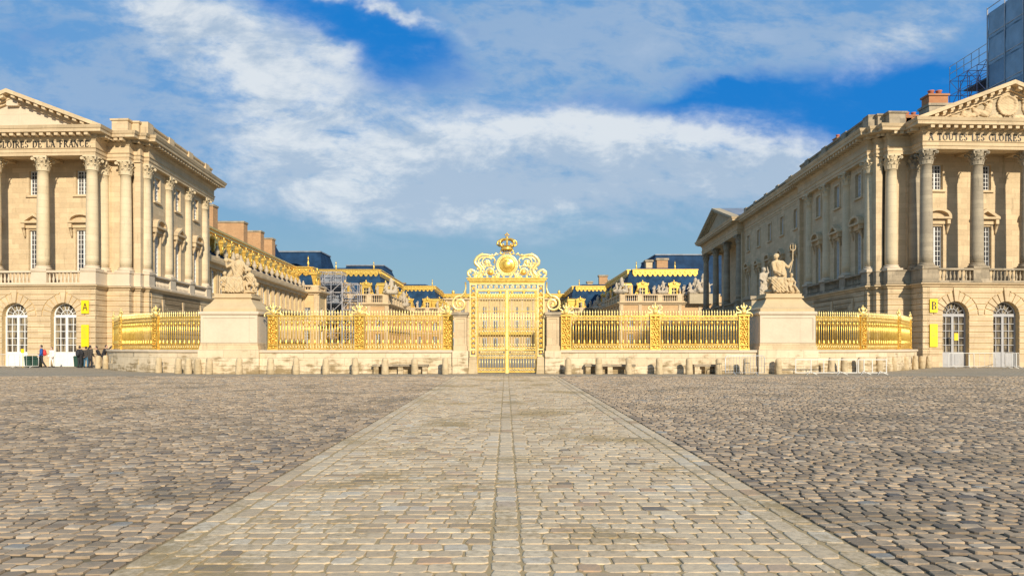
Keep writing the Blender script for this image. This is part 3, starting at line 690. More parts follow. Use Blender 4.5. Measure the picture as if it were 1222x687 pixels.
    if not left: bl = MB(); bl.sweep([(-.4, Z_STR), (.05, Z_STR), (.05, Z_COL-.25), (-.4, Z_COL-.25)], back[3:5], cap=False); B(bl, 'balcony_wall', pm)
    # upper walls
    uw = MB(); fb = Fr(fp.p(0, -2.5, 0)[:2], fp.d, fp.n)
    ops = [(c, 1.15, 7.65, 11.2) for c in cb] + [(c, 1.1, 14.1, 16.1) for c in cb]
    panel(uw, fb, .2, Lp+.5, Z_STR, Z_CAP+.3, ops, .3)
    fw = Fr(fs_.p(0, -.48, 0)[:2], fs_.d, fs_.n)
    sops = [(c, 1.15, 7.65, 11.2) for c in sb] + [(c, 1.1, 14.1, 16.1) for c in sb]
    panel(uw, fw, 0, Ls-.2, Z_STR, Z_CAP+.3, sops, .3)
    uw.sweep([(-1.4, Z_STR), (-.75, Z_STR), (-.75, Z_CAP+.2), (-1.4, Z_CAP+.2)], [(29.0, 60.2)]+[(29.02, 59.4), (29.45, 59.4), (29.45, 58.8), (30.0, 58.8), (30.0, 58.1), (33.0, 58.2), (33.0, 59.0)], cap=False)
    # corner pilaster strips
    uw.box(29.50, 30.02, 58.95, 59.7, Z_COL, Z_CAP+.1)
    uw.box(31.9, 32.7, 58.85, 59.4, Z_STR, Z_CAP+.1)
    uw.box(44.3, 45.0, 59.0, 60.6, Z_STR, Z_CAP+.1); uw.sweep([(-.5, Z_STR), (-.1, Z_STR), (-.1, Z_CAP+.3), (-.5, Z_CAP+.3)], tail[1:])
    if not left:
        fm, Lm = seg_frame((xs(99.3)+.5, 99.3), (xs(76)+.5, 76)); fm0 = Fr(fm.p(0, -.06, 0)[:2], fm.d, fm.n)
        mb_ = [Lm*(i+.5)/5 for i in range(5)]
        panel(uw, fm0, -.5, Lm+.5, Z_STR, Z_CAP+.3, [(c, 1.15, 7.65, 11.2) for c in mb_]+[(c, 1.1, 14.1, 16.1) for c in mb_], .3)
        fq = Fr(ff.p(0, -3.2, 0)[:2], ff.d, ff.n); fc2 = [(fcol[i]+fcol[i+1])/2 for i in range(3)]
        panel(uw, fq, 0, Lf, Z_STR, Z_CAP+.3, [(c, 1.15, 7.65, 11.2) for c in fc2]+[(c, 1.1, 14.1, 16.1) for c in fc2], .3)
        uw.box(40-4, 40, 122, 122.5, Z_STR, Z_CAP); uw.box(xs(76)+.1, xs(76)+1.4, 75.85, 76.3, Z_STR, Z_CAP+.3); uw.box(xs(99)+.2, xs(99)+4, 99.1, 99.5, Z_STR, Z_CAP+.3)
    B(uw, 'upper_wall', mat if left else 'stone')
    wins = [(fb, cb), (fw, sb)] + ([] if left else [(fm0, mb_), (fq, fc2)])
    for F, cs in wins:
        G = TF(F)
        for i, c in enumerate(cs):
            o = window(rt, G, c, -.22, 7.65, 'tall', org); put('surround', ME['sur_tall'], o); o = window(rt, G, c, -.22, 14.1, 'top', org); put('surround', ME['sur_top'], o)
            x, y, z = G.p(c, .0, 11.35); put('window_hood', ME['hood_seg' if i % 2 == 0 else 'hood_tri'], rt, (x-org[0], y-org[1], z), G.rot(), (1.15, 1.1, 1.1))
    # columns
    for c in pcs: x, y, _ = fp.p(c, -.5, 0); col(x, y)
    for c in scol: x, y, _ = fs_.p(c, -.5, 0); col(x, y, 'stone')
    col(30.55, 58.65, 'stone'); col(32.45, 58.75, 'stone' if left else 'old')
    if not left:
        for c in fcol: x, y, _ = ff.p(c, -.5, 0); col(x, y)
    # entablature, following the column line
    en = MB()
    en.sweep([(-1.0, Z_CAP), (-.02, Z_CAP), (-.02, Z_CAP+.22), (.04, Z_CAP+.24), (.04, Z_CAP+.48), (.12, Z_CAP+.56), (.0, Z_CAP+.60), (.0, Z_FRZ-.05), (.04, Z_FRZ-.03), (.05, Z_FRZ+.02), (-1.0, Z_FRZ+.02)], path)
    en.fbox(fp, .3, Lp-.3, -2.7, -1.02, Z_CAP+.25, Z_CAP+.6)       # portico ceiling
    for c in pcs: en.fbox(fp, c-.35, c+.35, -2.5, -1.02, Z_CAP+.0, Z_CAP+.25)
    if not left: en.fbox(ff, .3, Lf-.3, -3.3, -1.02, Z_CAP+.25, Z_CAP+.6)
    B(en, 'entablature', mat)
    co = MB(); co.sweep([(-1.0, Z_FRZ+.02), (.06, Z_FRZ+.02), (.14, Z_FRZ+.14), (.20, Z_FRZ+.16), (.20, Z_FRZ+.42), (.88, Z_FRZ+.44), (.90, Z_FRZ+.66), (.96, Z_FRZ+.70), (1.05, Z_CORN-.03), (.9, Z_CORN), (-1.0, Z_CORN+.02)], path)
    P2 = [Vector(p) for p in path]
    for i in range(len(P2)-1):
        F, L = seg_frame(tuple(P2[i]), tuple(P2[i+1])); k = int((L+.2)/.62) if L > 1.5 else int(L/.5)
        for j in range(k+1):
            s_ = (j+.5)*L/(k+1); co.fbox(F, s_-.15, s_+.15, .18, .78, Z_FRZ+.20, Z_FRZ+.43)
    B(co, 'cornice', mat)
    # parapet with piers
    pa = MB(); pp = [(a, b_) for a, b_ in path]
    pa.sweep([(-.75, Z_CORN+.01), (-.18, Z_CORN+.01), (-.18, Z_CORN+.28), (-.25, Z_CORN+.30), (-.25, 19.95), (-.15, 20.0), (-.13, 20.14), (-.75, 20.14)], (back[-1:] if left else back[-1:]) + steps[:6] + [(31.85, 60)])
    for s_ in scol[:]: pa.fbox(fs_, s_-.55, s_+.55, -.9, -.08, Z_CORN+.01, 20.2)
    if not left:
        pa.sweep([(-.75, Z_CORN+.01), (-.25, Z_CORN+.01), (-.25, 19.2), (-.75, 19.2)], back[2:5]); pa.sweep([(-.75, 19.85), (-.25, 19.85), (-.25, 20.05), (-.75, 20.05)], back[3:5])
        baluster_row(pa, fm.p(.3, -.5, 0)[:2], fm.p(Lm-.3, -.5, 0)[:2], 19.2, 19.85, .32)
        for i in range(6): pa.fbox(fm, Lm*i/5-.5, Lm*i/5+.5, -.85, -.15, Z_CORN+.01, 20.15)
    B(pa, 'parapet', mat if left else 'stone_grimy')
    # pediment
    tm, rk = MB(), MB(); pediment(tm, rk, fp, -1.0, Lp+1.0, Z_CORN-.0, 21.75)
    if left: tm.box(38.0, 38.9, 56.5, 57.2, 20.6, 21.2)
    B(tm, 'tympanum', 'pedestal' if left else 'stone_dull'); B(rk, 'raking_cornice', mat)
    rf = MB(); a0, a1, ac = fp.p(-.9, .6, Z_CORN), fp.p(Lp+.9, .6, Z_CORN), fp.p(Lp/2, .6, 21.72); b0, b1, bc = fp.p(-.9, -9, Z_CORN), fp.p(Lp+.9, -9, Z_CORN), fp.p(Lp/2, -9, 21.72)
    rf.add([a0, a1, ac, b0, b1, bc], [(0, 2, 5, 3), (1, 4, 5, 2), (3, 5, 4)])
    rf.add([(p[0], p[1], Z_CORN+.03) for p in [(52, 75.0)]+[(40, 75)]+[(xs(75)+.5, 75), (29.4, 60), (30.4, 59.2), (32.2, 58.6), (32.3, 57), (45, 57.6), (52, 60)]], [tuple(range(9))])
    rf.box(33.5, 52, 64, 75, Z_CORN, 20.6)
    if not left:
        a0, a1, ac = ff.p(-.9, .4, Z_CORN), ff.p(Lf+.9, .4, Z_CORN), ff.p(Lf/2, .4, 22.28); b0, b1, bc = ff.p(-.9, -9, Z_CORN), ff.p(Lf+.9, -9, Z_CORN), ff.p(Lf/2, -9, 22.28)
        rf.add([a0, a1, ac, b0, b1, bc], [(0, 2, 5, 3), (1, 4, 5, 2), (3, 5, 4)])
        rf.box(33.6, 46, 75, 122, Z_CORN-.5, 20.1)
    B(rf, 'roof', 'lead')
    if not left:
        tm, rk = MB(), MB(); pediment(tm, rk, ff, -1.0, Lf+1.0, Z_CORN, 22.3, proj=.9); B(tm, 'tympanum', 'stone_dull'); B(rk, 'raking_cornice', 'stone_dull')
        # tympanum relief: medallion with figures and garlands
        rl = MB(); sc_, zc = Lp/2, 20.1
        ring = [fp.p(sc_+.70*math.cos(2*PI*i/24), .10, zc+.72*math.sin(2*PI*i/24)) for i in range(25)]; rl.tube(ring, .12, 6)
        rl.fprism(fp, [(sc_+.56*math.cos(2*PI*i/24), zc+.58*math.sin(2*PI*i/24)) for i in range(24)], 0, .1)
        for i in range(24):
            a = 2*PI*i/24; rl.ball(fp.p(sc_+.78*math.cos(a), .14, zc+.8*math.sin(a)), .09)
        for sg in (-1, 1):
            for (s_, z_, a, b_, an) in ((1.5,19.75,.30,.55,20),(1.3,20.35,.16,.18,0),(1.95,19.45,.55,.22,25),(2.5,19.55,.22,.42,-35),(2.4,20.05,.14,.15,0),(2.95,19.3,.5,.18,12),(3.5,19.35,.2,.32,30),(3.6,19.7,.11,.12,0),(4.1,19.15,.45,.14,5),(1.1,19.2,.4,.2,-20),(.7,19.15,.35,.22,10),(1.8,20.2,.35,.08,40),(2.9,19.85,.3,.07,-40),(3.2,19.2,.25,.25,0)):
                c = math.cos(R(an)); s2 = math.sin(R(an))*sg*-1
                rl.v += []; M = Matrix(((c,0,s2),(0,1,0),(-s2,0,c))); rl.ball(fp.p(sc_+sg*s_, .05, z_), a, .16, b_, 10, 7, M)
        me = remesh(rl, .045, 1, lambda co: .02*np.sin(co[:,0]*17+co[:,2]*11)*np.sin(co[:,2]*19)); me.materials.clear(); me.materials.append(MATS['stone'])
        o = bpy.data.objects.new('relief_carving', me); C.objects.link(o); o.parent = rt; o.location = -rt.location
        ch = MB(); ch.box(35.2, 38.6, 61.5, 63, 18.9, 21.6); ch.box(35.1, 38.7, 61.4, 63.1, 21.6, 21.8); B(ch, 'chimney_base', 'stone_grimy')
        c2 = MB(); c2.box(35.3, 36.9, 61.7, 62.8, 21.8, 22.5); c2.box(35.2, 37.0, 61.6, 62.9, 22.5, 22.65); ck = B(c2, 'chimney', 'brick')
        for x in (35.75, 36.4):
            c3 = MB(); c3.lathe([(.24,0),(.2,.3),(.26,.34),(.26,.42)], (x, 62.2, 22.65), 12); c3.build('chimney_pot', 'terracotta', ck)
        for (u, v_, Y) in ((1076, 139, 66), (1086, 137, 66), (1003, 163, 82)):
            X_ = (u-604)*Y/882; Zt = 1.6+(413-v_)*Y/882; c4 = MB(); c4.box(X_-.6, X_+.6, Y-.5, Y+.5, 19.2, Zt-.3); c4.box(X_-.68, X_+.68, Y-.58, Y+.58, Zt-.3, Zt-.18); ck = B(c4, 'chimney', 'brick')
            for q in (-.3, .3): c5 = MB(); c5.lathe([(.2,0),(.17,.25),(.22,.3),(.22,.36)], (X_+q, Y, Zt-.18), 10); c5.build('chimney_pot', 'terracotta', ck)
    # inscription
    LF = TF(fp)
    if left: LF = Fr(LF.p(Lp, 0, 0)[:2], (-LF.d[0], -LF.d[1]), LF.n)
    ins = MB(); letters(ins, LF, 'A TOUTES LES GLOIRES DE LA FRANCE.', .45, Z_CAP+.64, .52, .001, .03, Lp-.75); ins.build('inscription', 'bronze_letter', rt)
    # signs
    G = LF; ss = 12.16 if left else .50; w_ = .62
    sg = MB(); sg.fbox(G, ss, ss+w_, .075, .10, 4.18, 5.22); s1 = sg.build('sign_panel', 'yellow_sign', rt)
    lt = MB()
    if left:     # plain sans A
        for a, b_ in (((.0,0),(.5,1)), ((.5,1),(1,0))):
            t = .15; lt.fprism(G, [(ss+.14+.34*(a[0]-t*.6), 4.4+.6*a[1]), (ss+.14+.34*(b_[0]-t*.6), 4.4+.6*b_[1]), (ss+.14+.34*(b_[0]+t*.8), 4.4+.6*b_[1]), (ss+.14+.34*(a[0]+t*.8), 4.4+.6*a[1])], .10, .106)
        lt.fbox(G, ss+.22, ss+.42, .10, .107, 4.58, 4.66)
    else: letters(lt, G, 'B', ss+.11, 4.4, .6, .10, .106)
    lt.build('sign_letter', 'sign_ink', s1)
    sg = MB(); sg.fbox(G, ss, ss+w_, .075, .10, 1.55, 3.30); s2_ = sg.build('sign_panel', 'yellow_sign', rt)
    lt = MB()
    for i in range(9): lt.fbox(G, ss+.1, ss+.1+random.uniform(.18, .42), .10, .104, 3.12-i*.11, 3.155-i*.11)
    lt.build('sign_lines', 'sign_faint', s2_)
    return rt
pavilion(1); pavilion(-1)
#PART2
# ------------------------------------------------------------------ low walls, gilded fence, gate
FY = 43.5
def wall_piece(name, label, pts, zt=1.38, bench=None):
    org = (pts[0][0], pts[0][1], 0); rt = root('low_wall', label, 'low wall', org, group='low stone walls under the gilded fence')
    m = MB(); m.sweep([(-.75, 0), (.06, 0), (.06, .42), (0, .46), (0, zt-.16), (-.75, zt-.16)], pts); m.build('wall_face', 'wall_low', rt)
    m = MB(); m.sweep([(-.80, zt-.158), (.05, zt-.158), (.09, zt-.12), (.09, zt-.03), (.05, zt), (-.80, zt)], pts); m.build('coping', 'pedestal', rt)
    if bench:
        for a, b_ in bench:
            y0 = pts[0][1]; m = MB(); m.box(a, b_, y0-.46, y0-.01, .44, .56); bo = m.build('bench_slab', 'stone_grimy', rt)
            for i in range(3):
                c = a+.2+(b_-a-.4)*i/2; m = MB(); m.box(c-.14, c+.14, y0-.40, y0-.05, 0, .438); m.build('bench_support', 'wall_low', rt)
    return rt
WY = 43.0
def ux(u, Y=WY): return (u-604)*Y/882
wall_piece('low_wall', 'stained stone wall under the fence from the left statue pedestal to the gate, with a bench against it', [(-14.38, WY), (-3.12, WY)], bench=[(ux(446), ux(512))])
wall_piece('low_wall', 'stained stone wall under the fence from the gate to the right statue pedestal, with a bench against it', [(3.15, WY), (14.7, WY)], bench=[(ux(697), ux(757)), (ux(826), ux(858))])
RP = [(18.0, 44.6), (22.2, 46.0), (26.5, 49.9), (30.0, 54.9)]
def curve(P, n=6):
    out = []
    for i in range(len(P)-1):
        p0 = P[max(i-1, 0)]; p1 = P[i]; p2 = P[i+1]; p3 = P[min(i+2, len(P)-1)]
        for j in range(n):
            t = j/n; out.append(tuple(.5*((2*p1[k])+(-p0[k]+p2[k])*t+(2*p0[k]-5*p1[k]+4*p2[k]-p3[k])*t*t+(-p0[k]+3*p1[k]-3*p2[k]+p3[k])*t**3) for k in (0, 1)))
    return out + [P[-1]]
LP = [(-17.8, 44.6), (-21.8, 46.0), (-26.0, 49.9), (-29.3, 55.2)]
def off(P, d):                                          # offset to the right of travel
    o = []
    for i in range(len(P)):
        a, b_ = P[max(i-1, 0)], P[min(i+1, len(P)-1)]; L = math.dist(a, b_); o.append((P[i][0]+(b_[1]-a[1])/L*d, P[i][1]-(b_[0]-a[0])/L*d))
    return o
RC, LC = curve(RP), curve(LP)[::-1]                     # both travel left -> right
wall_piece('low_wall', 'curving stone wall under the fence between the right statue pedestal and the right pavilion', off(RC, .45))
wall_piece('low_wall', 'curving stone wall under the fence between the left pavilion and the left statue pedestal', off(LC, .45))
Z0, Z1 = 1.382, 3.42
def spear(m, F, s, z, k=1.0):
    x, y, _ = F.p(s, 0, 0); m.lathe([(.035,0),(.055*k,.03),(.03,.06),(.02,.08),(.052*k,.16),(.03,.24),(.004,.34)], (x, y, z), 6)
def fence_run(label, pts, pitch=.33):
    org = ((pts[0][0]+pts[-1][0])/2, (pts[0][1]+pts[-1][1])/2, Z0); rt = root('gilded_fence', label, 'fence', org, group='gilded fence sections')
    bars, tips, rl, orn = MB(), MB(), MB(), MB()
    D = [0]
    for i in range(1, len(pts)): D.append(D[-1]+math.dist(pts[i-1], pts[i]))
    def at(s):
        for i in range(1, len(D)):
            if s <= D[i]+1e-6:
                t = (s-D[i-1])/(D[i]-D[i-1]); return Fr((pts[i-1][0]+(pts[i][0]-pts[i-1][0])*t, pts[i-1][1]+(pts[i][1]-pts[i-1][1])*t), (pts[i][0]-pts[i-1][0], pts[i][1]-pts[i-1][1]), (pts[i][1]-pts[i-1][1], -(pts[i][0]-pts[i-1][0])))
    L = D[-1]; k = max(2, round(L/pitch)); 
    for z, h in ((Z0+.02, .07), (Z0+.30, .05), (Z1-.28, .05), (Z1-.10, .08)): rl.sweep([(-.045, z), (.045, z), (.045, z+h), (-.045, z+h)], pts)
    for i in range(2*k):
        s = (i+.5)*L/(2*k); F = at(s); x, y, _ = F.p(0, 0, 0); major = i % 2 == 0
        r = .036 if major else .026
        bars.lathe([(r, Z0+.09), (r, Z1)], (x, y, 0), 6)
        if major:
            bars.lathe([(r, 0), (.075, .05), (.085, .10), (.05, .16), (.068, .22), (r, .27)], (x, y, Z0+.34), 8); bars.lathe([(r, 0), (.055, .05), (.085, .14), (.085, .20), (r, .27)], (x, y, Z1-.60), 8)
            spear(tips, F, 0, Z1, 1.15)
        else: spear(tips, F, 0, Z1-.02, .8)
        c = Vector((x, y, Z0+.195)); d = Vector((F.d[0], F.d[1], 0))
        orn.tube([c+d*(.07*math.cos(a*PI/4))+Vector((0,0,.085*math.sin(a*PI/4))) for a in range(9)], .018, 5)
        c = Vector((x, y, Z1-.17)); orn.tube([c+d*(.055*math.cos(a*PI/4))+Vector((0,0,.055*math.sin(a*PI/4))) for a in range(9)], .015, 5)
    bars.build('bars', 'gold', rt); tips.build('spear_tips', 'gold_pale', rt); rl.build('rails', 'gold', rt); orn.build('ring_frieze', 'gold_pale', rt)
    return rt
def fence_post_proto():
    rt = root('gilded_post', '', 'fence post', (0, 0, 0), group='gilded ornamental posts of the fence'); H = Z1-Z0+.05
    m = MB()
    for sg in (-1, 1): m.box(sg*.27-.03, sg*.27+.03, -.09, .09, 0, H)
    m.box(-.32, .32, -.12, .12, 0, .10); m.box(-.30, .30, -.10, .10, .26, .32); m.box(-.34, .34, -.13, .13, H-.10, H); m.box(-.30, .30, -.10, .10, H-.30, H-.25); m.box(-.24, .24, .02, .06, .1, H-.1)
    m.build('frame', 'gold', rt)
    m = MB()
    for k, z in enumerate((.48, .78, 1.08, 1.38, 1.64)):
        for sg in (-1, 1): m.tube([(sg*x, -.05, zz) for x, _, zz in spiral(.12, z, .12, .03, -90 if k % 2 else 90, 330 if k % 2 else -330, n=16)], .032, 5)
        m.ball((0, -.06, z+.15), .055, .05, .075)
    m.ball((0, -.06, .17), .12, .05, .06); m.ball((0, -.07, H-.19), .14, .05, .06)
    m.build('scroll_relief', 'gold_deep', rt)
    m = MB()                                              # crest of volutes, shell and crown
    for sg in (-1, 1):
        m.tube([(sg*x, 0, z) for x, z in ((.02,.05),(.20,.12),(.38,.10),(.50,.02),(.52,-.10),(.44,-.14))], [.05,.055,.05,.045,.04,.03], 6)
        m.tube([(sg*x, 0, z) for x, z in ((.08,.10),(.24,.24),(.40,.34),(.42,.44),(.34,.46),(.30,.40))], [.045,.05,.045,.04,.035,.03], 6)
        m.tube([(sg*x, -.03, z) for x, z in ((.0,.30),(.10,.38),(.18,.50),(.12,.56))], [.04,.045,.04,.03], 6)
    m.ball((0,-.03,.18), .16, .10, .16, 10, 8); m.ball((0,-.02,.42), .12, .09, .10, 10, 8)
    m.lathe([(.05,0),(.07,.04),(.02,.10),(.05,.14),(.01,.2)], (0, 0, .50), 8)
    for i in range(-2, 3): m.tube([(0,-.08,.12), (.13*math.sin(i*.55), -.12, .12+.17*math.cos(i*.55))], [.02,.035], 5)
    o = m.build('crest', 'gold_pale', rt, world=False); o.location = (0, 0, H)
    return rt
post0 = fence_post_proto(); first = True
posts = [(ux(326, FY), FY, 0, 'gilded ornamental post standing against the left statue pedestal, gate side'), (ux(429, FY), FY, 0, 'gilded ornamental post halfway between the left statue pedestal and the gate'),
 (ux(534.5, FY), FY, 0, 'gilded ornamental post beside the stone pier left of the gate'), (ux(675.5, FY), FY, 0, 'gilded ornamental post beside the stone pier right of the gate'),
 (ux(781.8, FY), FY, 0, 'gilded ornamental post halfway between the gate and the right statue pedestal'), (ux(887.5, FY), FY, 0, 'gilded ornamental post standing against the right statue pedestal, gate side')]
for P, side in ((RP, 'right'), (LP, 'left')):
    for i, t in ((1, 'nearest beyond'), (2, 'middle one beyond'), (3, 'last one, beyond')):
        a, b_ = P[i-1], P[min(i+1, 3)]; an = math.atan2(b_[1]-a[1], b_[0]-a[0])
        if side == 'left': an += PI
        posts.append((P[i][0], P[i][1], an, 'gilded ornamental post of the curved fence, ' + t + ' the ' + side + ' statue pedestal'))
for x, y, an, lb in posts:
    o = post0 if first else copy_tree(post0); first = False
    o.location = (x, y, Z0); o.rotation_euler = (0, 0, an); o['label'] = lb
g_ = .34
L_ = [posts[i][0] for i in range(6)]
fence_run('straight gilded fence between the left statue pedestal post and the middle left post', [(L_[0]+g_, FY), (L_[1]-g_, FY)])
fence_run('straight gilded fence between the middle left post and the left gate pier', [(L_[1]+g_, FY), (L_[2]-g_, FY)])
fence_run('straight gilded fence between the right gate pier and the middle right post', [(L_[3]+g_, FY), (L_[4]-g_, FY)])
fence_run('straight gilded fence between the middle right post and the right statue pedestal post', [(L_[4]+g_, FY), (L_[5]-g_, FY)])
for cv, side in ((RC, 'right'), (LC[::-1], 'left')):
    for i, t in ((0, 'beside'), (1, 'at the middle of the curve beyond'), (2, 'nearest the pavilion beyond')):
        q = cv[i*6:i*6+7]; q = q if side == 'right' else q[::-1]
        n_ = len(q)-1
        def cut(a, b_, d): L = math.dist(a, b_); return (a[0]+(b_[0]-a[0])*d/L, a[1]+(b_[1]-a[1])*d/L)
        q = [cut(q[0], q[1], .3)]+q[1:-1]+[cut(q[-1], q[-2], .3)]
        fence_run('curved gilded fence section ' + t + ' the ' + side + ' statue pedestal', q)
# gate piers
def pier(x0, x1, side):
    rt = root('gate_pier', 'stone pier with sunk panel and gilded volute ' + side + ' of the great gate', 'pier', ((x0+x1)/2, WY+.4, 0), group='stone gate piers')
    y0 = WY-.08; m = MB(); m.box(x0-.10, x1+.10, y0-.10, y0+1.0, 0, 1.33); m.build('base', 'wall_low', rt)
    m = MB(); m.box(x0-.04, x1+.04, y0-.04, y0+.9, 1.33, 1.62); m.box(x0, x1, y0+.04, y0+.8, 1.62, 3.32)
    m.box(x0, x0+.12, y0, y0+.04, 1.62, 3.32); m.box(x1-.12, x1, y0, y0+.04, 1.62, 3.32); m.box(x0+.12, x1-.12, y0, y0+.04, 1.62, 1.74); m.box(x0+.12, x1-.12, y0, y0+.04, 3.2, 3.32); m.build('shaft', 'stone', rt)
    m = MB(); m.box(x0-.05, x1+.05, y0-.05, y0+.85, 3.32, 3.42); m.box(x0-.12, x1+.12, y0-.12, y0+.9, 3.42, 3.58); m.build('cap', 'stone_grimy', rt)
    sg = 1 if x0 > 0 else -1; gx = 2.28*sg; m = MB()
    cx = sg*2.72
    def sp_(y): return [((gx+(sg*.10)), y, 5.35), (gx+sg*.08, y, 5.0), (gx+sg*.16, y, 4.72), (gx+sg*.36, y, 4.52)] + [(cx+sg*(q[0]), y, q[2]) for q in spiral(0, 4.08, .46, .09, 88, -520, n=34)]
    for y in (y0+.30, y0+.44): m.tube(sp_(y), [.05]*3+[.075]*28+[.05]*8, 6)
    m.tube(sp_(y0+.37), .04, 5)
    m.ball((cx, y0+.33, 4.08), .12, .14, .12)
    m.build('volute', 'gold_pale', rt)
pier(-3.02, -2.30, 'left'); pier(2.36, 3.08, 'right')
# gate
GX = .05; gy = 43.3
gt = root('great_gate', 'tall gilded double gate with lattice pilasters and crowned crest, middle of the fence', 'gate', (GX, gy, 0))
gt.scale = (1, 1, .974)
def GB(m, name, mat, p=gt): m.v = [(a+GX, b_+gy, c) for a, b_, c in m.v]; return m.build(name, mat, p)
def lattice(m, x0, x1, z0, z1, n, y=0, r=.022):
    vert = (z1-z0) > (x1-x0); 
    for i in range(n):
        if vert: a, b_, c, d = x0, x1, z0+(z1-z0)*i/n, z0+(z1-z0)*(i+1)/n
        else: a, b_, c, d = x0+(x1-x0)*i/n, x0+(x1-x0)*(i+1)/n, z0, z1
        m.tube([(a, y, c), (b_, y, d)], r, 5); m.tube([(b_, y, c), (a, y, d)], r, 5)
        cx, cz = (a+b_)/2, (c+d)/2; h = min(b_-a, d-c)/2*.62
        m.tube([(cx+h*math.cos(t*PI/5), y-.01, cz+h*math.sin(t*PI/5)) for t in range(11)], r*.9, 5); m.ball((cx, y-.02, cz), .035)
for sg in (-1, 1):
    a, b_ = sorted((sg*1.78, sg*2.18))
    m = MB(); m.box(a, a+.06, -.10, .10, .98, 5.42); m.box(b_-.06, b_, -.10, .10, .98, 5.42); m.box(a+.06, b_-.06, -.08, .08, .98, 1.12); m.box(a+.06, b_-.06, -.08, .08, 1.42, 1.50)
    m.box(a+.06, b_-.06, -.08, .08, 5.32, 5.42); m.box(a+.06, b_-.06, -.08, .08, 4.55, 4.61)
    po = GB(m, 'pilaster', 'gold_pale')
    m = MB(); lattice(m, a+.07, b_-.07, 1.52, 4.54, 10, 0, .032); lattice(m, a+.07, b_-.07, 4.63, 5.30, 2, 0, .03); m.ball(((a+b_)/2, 0, 1.27), .10, .06, .10); GB(m, 'pilaster_lattice', 'gold', po)
    m = MB(); m.frustum(sg*1.98, -.10, 0, .98, .27, .27, .21, .21); m.lathe([(.22,0),(.20,.04),(.05,.08)], (sg*1.98, -.10, .975), 14)
    GB(m, 'stone_footing', 'bollard', po)
m = MB(); m.box(-2.30, 2.30, -.22, .22, 5.58, 5.68); m.box(-2.22, 2.22, -.16, .16, 5.50, 5.58); m.box(-2.36, 2.36, -.27, .27, 5.68, 5.74); m.box(-2.2, 2.2, -.10, .10, 5.42, 5.50); GB(m, 'cornice', 'gold')
m = MB(); m.box(-1.76, 1.76, -.08, .08, 5.36, 5.42); m.box(-1.76, 1.76, -.08, .08, 5.0, 5.07); lattice(m, -1.74, 1.74, 5.07, 5.36, 11, 0, .022); GB(m, 'frieze', 'gold_pale')
for sg in (-1, 1):
    a, b_ = sorted((sg*.06, sg*1.74)); m = MB()
    m.box(a, a+.07, -.06, .06, .06, 4.98); m.box(b_-.07, b_, -.06, .06, .06, 4.98)
    for z, h in ((.06, .10), (.30, .05), (.92, .05), (1.15, .05), (1.38, .06), (1.56, .05), (2.62, .05), (2.70, .03), (3.72, .04), (4.55, .05), (4.92, .06)): m.box(a+.07, b_-.07, -.05, .05, z, z+h)
    lf = GB(m, 'gate_leaf', 'gold')
    bars, orn = MB(), MB(); N = 10
    for i in range(N):
        x = a+.07+(b_-a-.14)*(i+.5)/N
        bars.lathe([(.022, .35), (.022, .92)], (x, 0, 0), 6); bars.lathe([(.024, 1.6), (.024, 4.55)], (x, 0, 0), 6)
        bars.lathe([(.024,0),(.055,.06),(.024,.14)], (x, 0, 1.66), 6); bars.lathe([(.024,0),(.05,.06),(.024,.14)], (x, 0, 2.45), 6); bars.lathe([(.024,0),(.05,.06),(.024,.14)], (x, 0, 2.8), 6)
        for z in (.23, 1.04, 1.47): orn.tube([(x+.055*math.cos(t*PI/4), 0, z+.055*math.sin(t*PI/4)) for t in range(9)], .018, 5)
        orn.tube([(x-.07, 0, 4.57), (x-.06, 0, 4.72), (x, 0, 4.84), (x+.06, 0, 4.72), (x+.07, 0, 4.57)], .018, 5); orn.ball((x, 0, 4.76), .03)
    for k in range(5):
        x = a+.16+(b_-a-.32)*(k+.5)/5; orn.tube([(x-.14, 0, 1.22), (x-.05, 0, 1.34), (x+.05, 0, 1.22), (x+.14, 0, 1.34)], .02, 5); orn.tube([(x-.14, 0, 1.34), (x-.05, 0, 1.22), (x+.05, 0, 1.34), (x+.14, 0, 1.22)], .02, 5)
    m = MB(); m.box(sg*.55-.28, sg*.55+.28, -.065, -.045, 1.20, 1.38)
    GB(bars, 'leaf_bars', 'gold_pale', lf); GB(orn, 'leaf_ornament', 'gold_pale', lf)
m = MB(); m.box(-.055, .055, -.09, .09, .03, 4.98); m.box(-.09, .09, -.10, .10, .02, .25); m.ball((0, -.08, 1.47), .09); GB(m, 'centre_post', 'gold_pale')
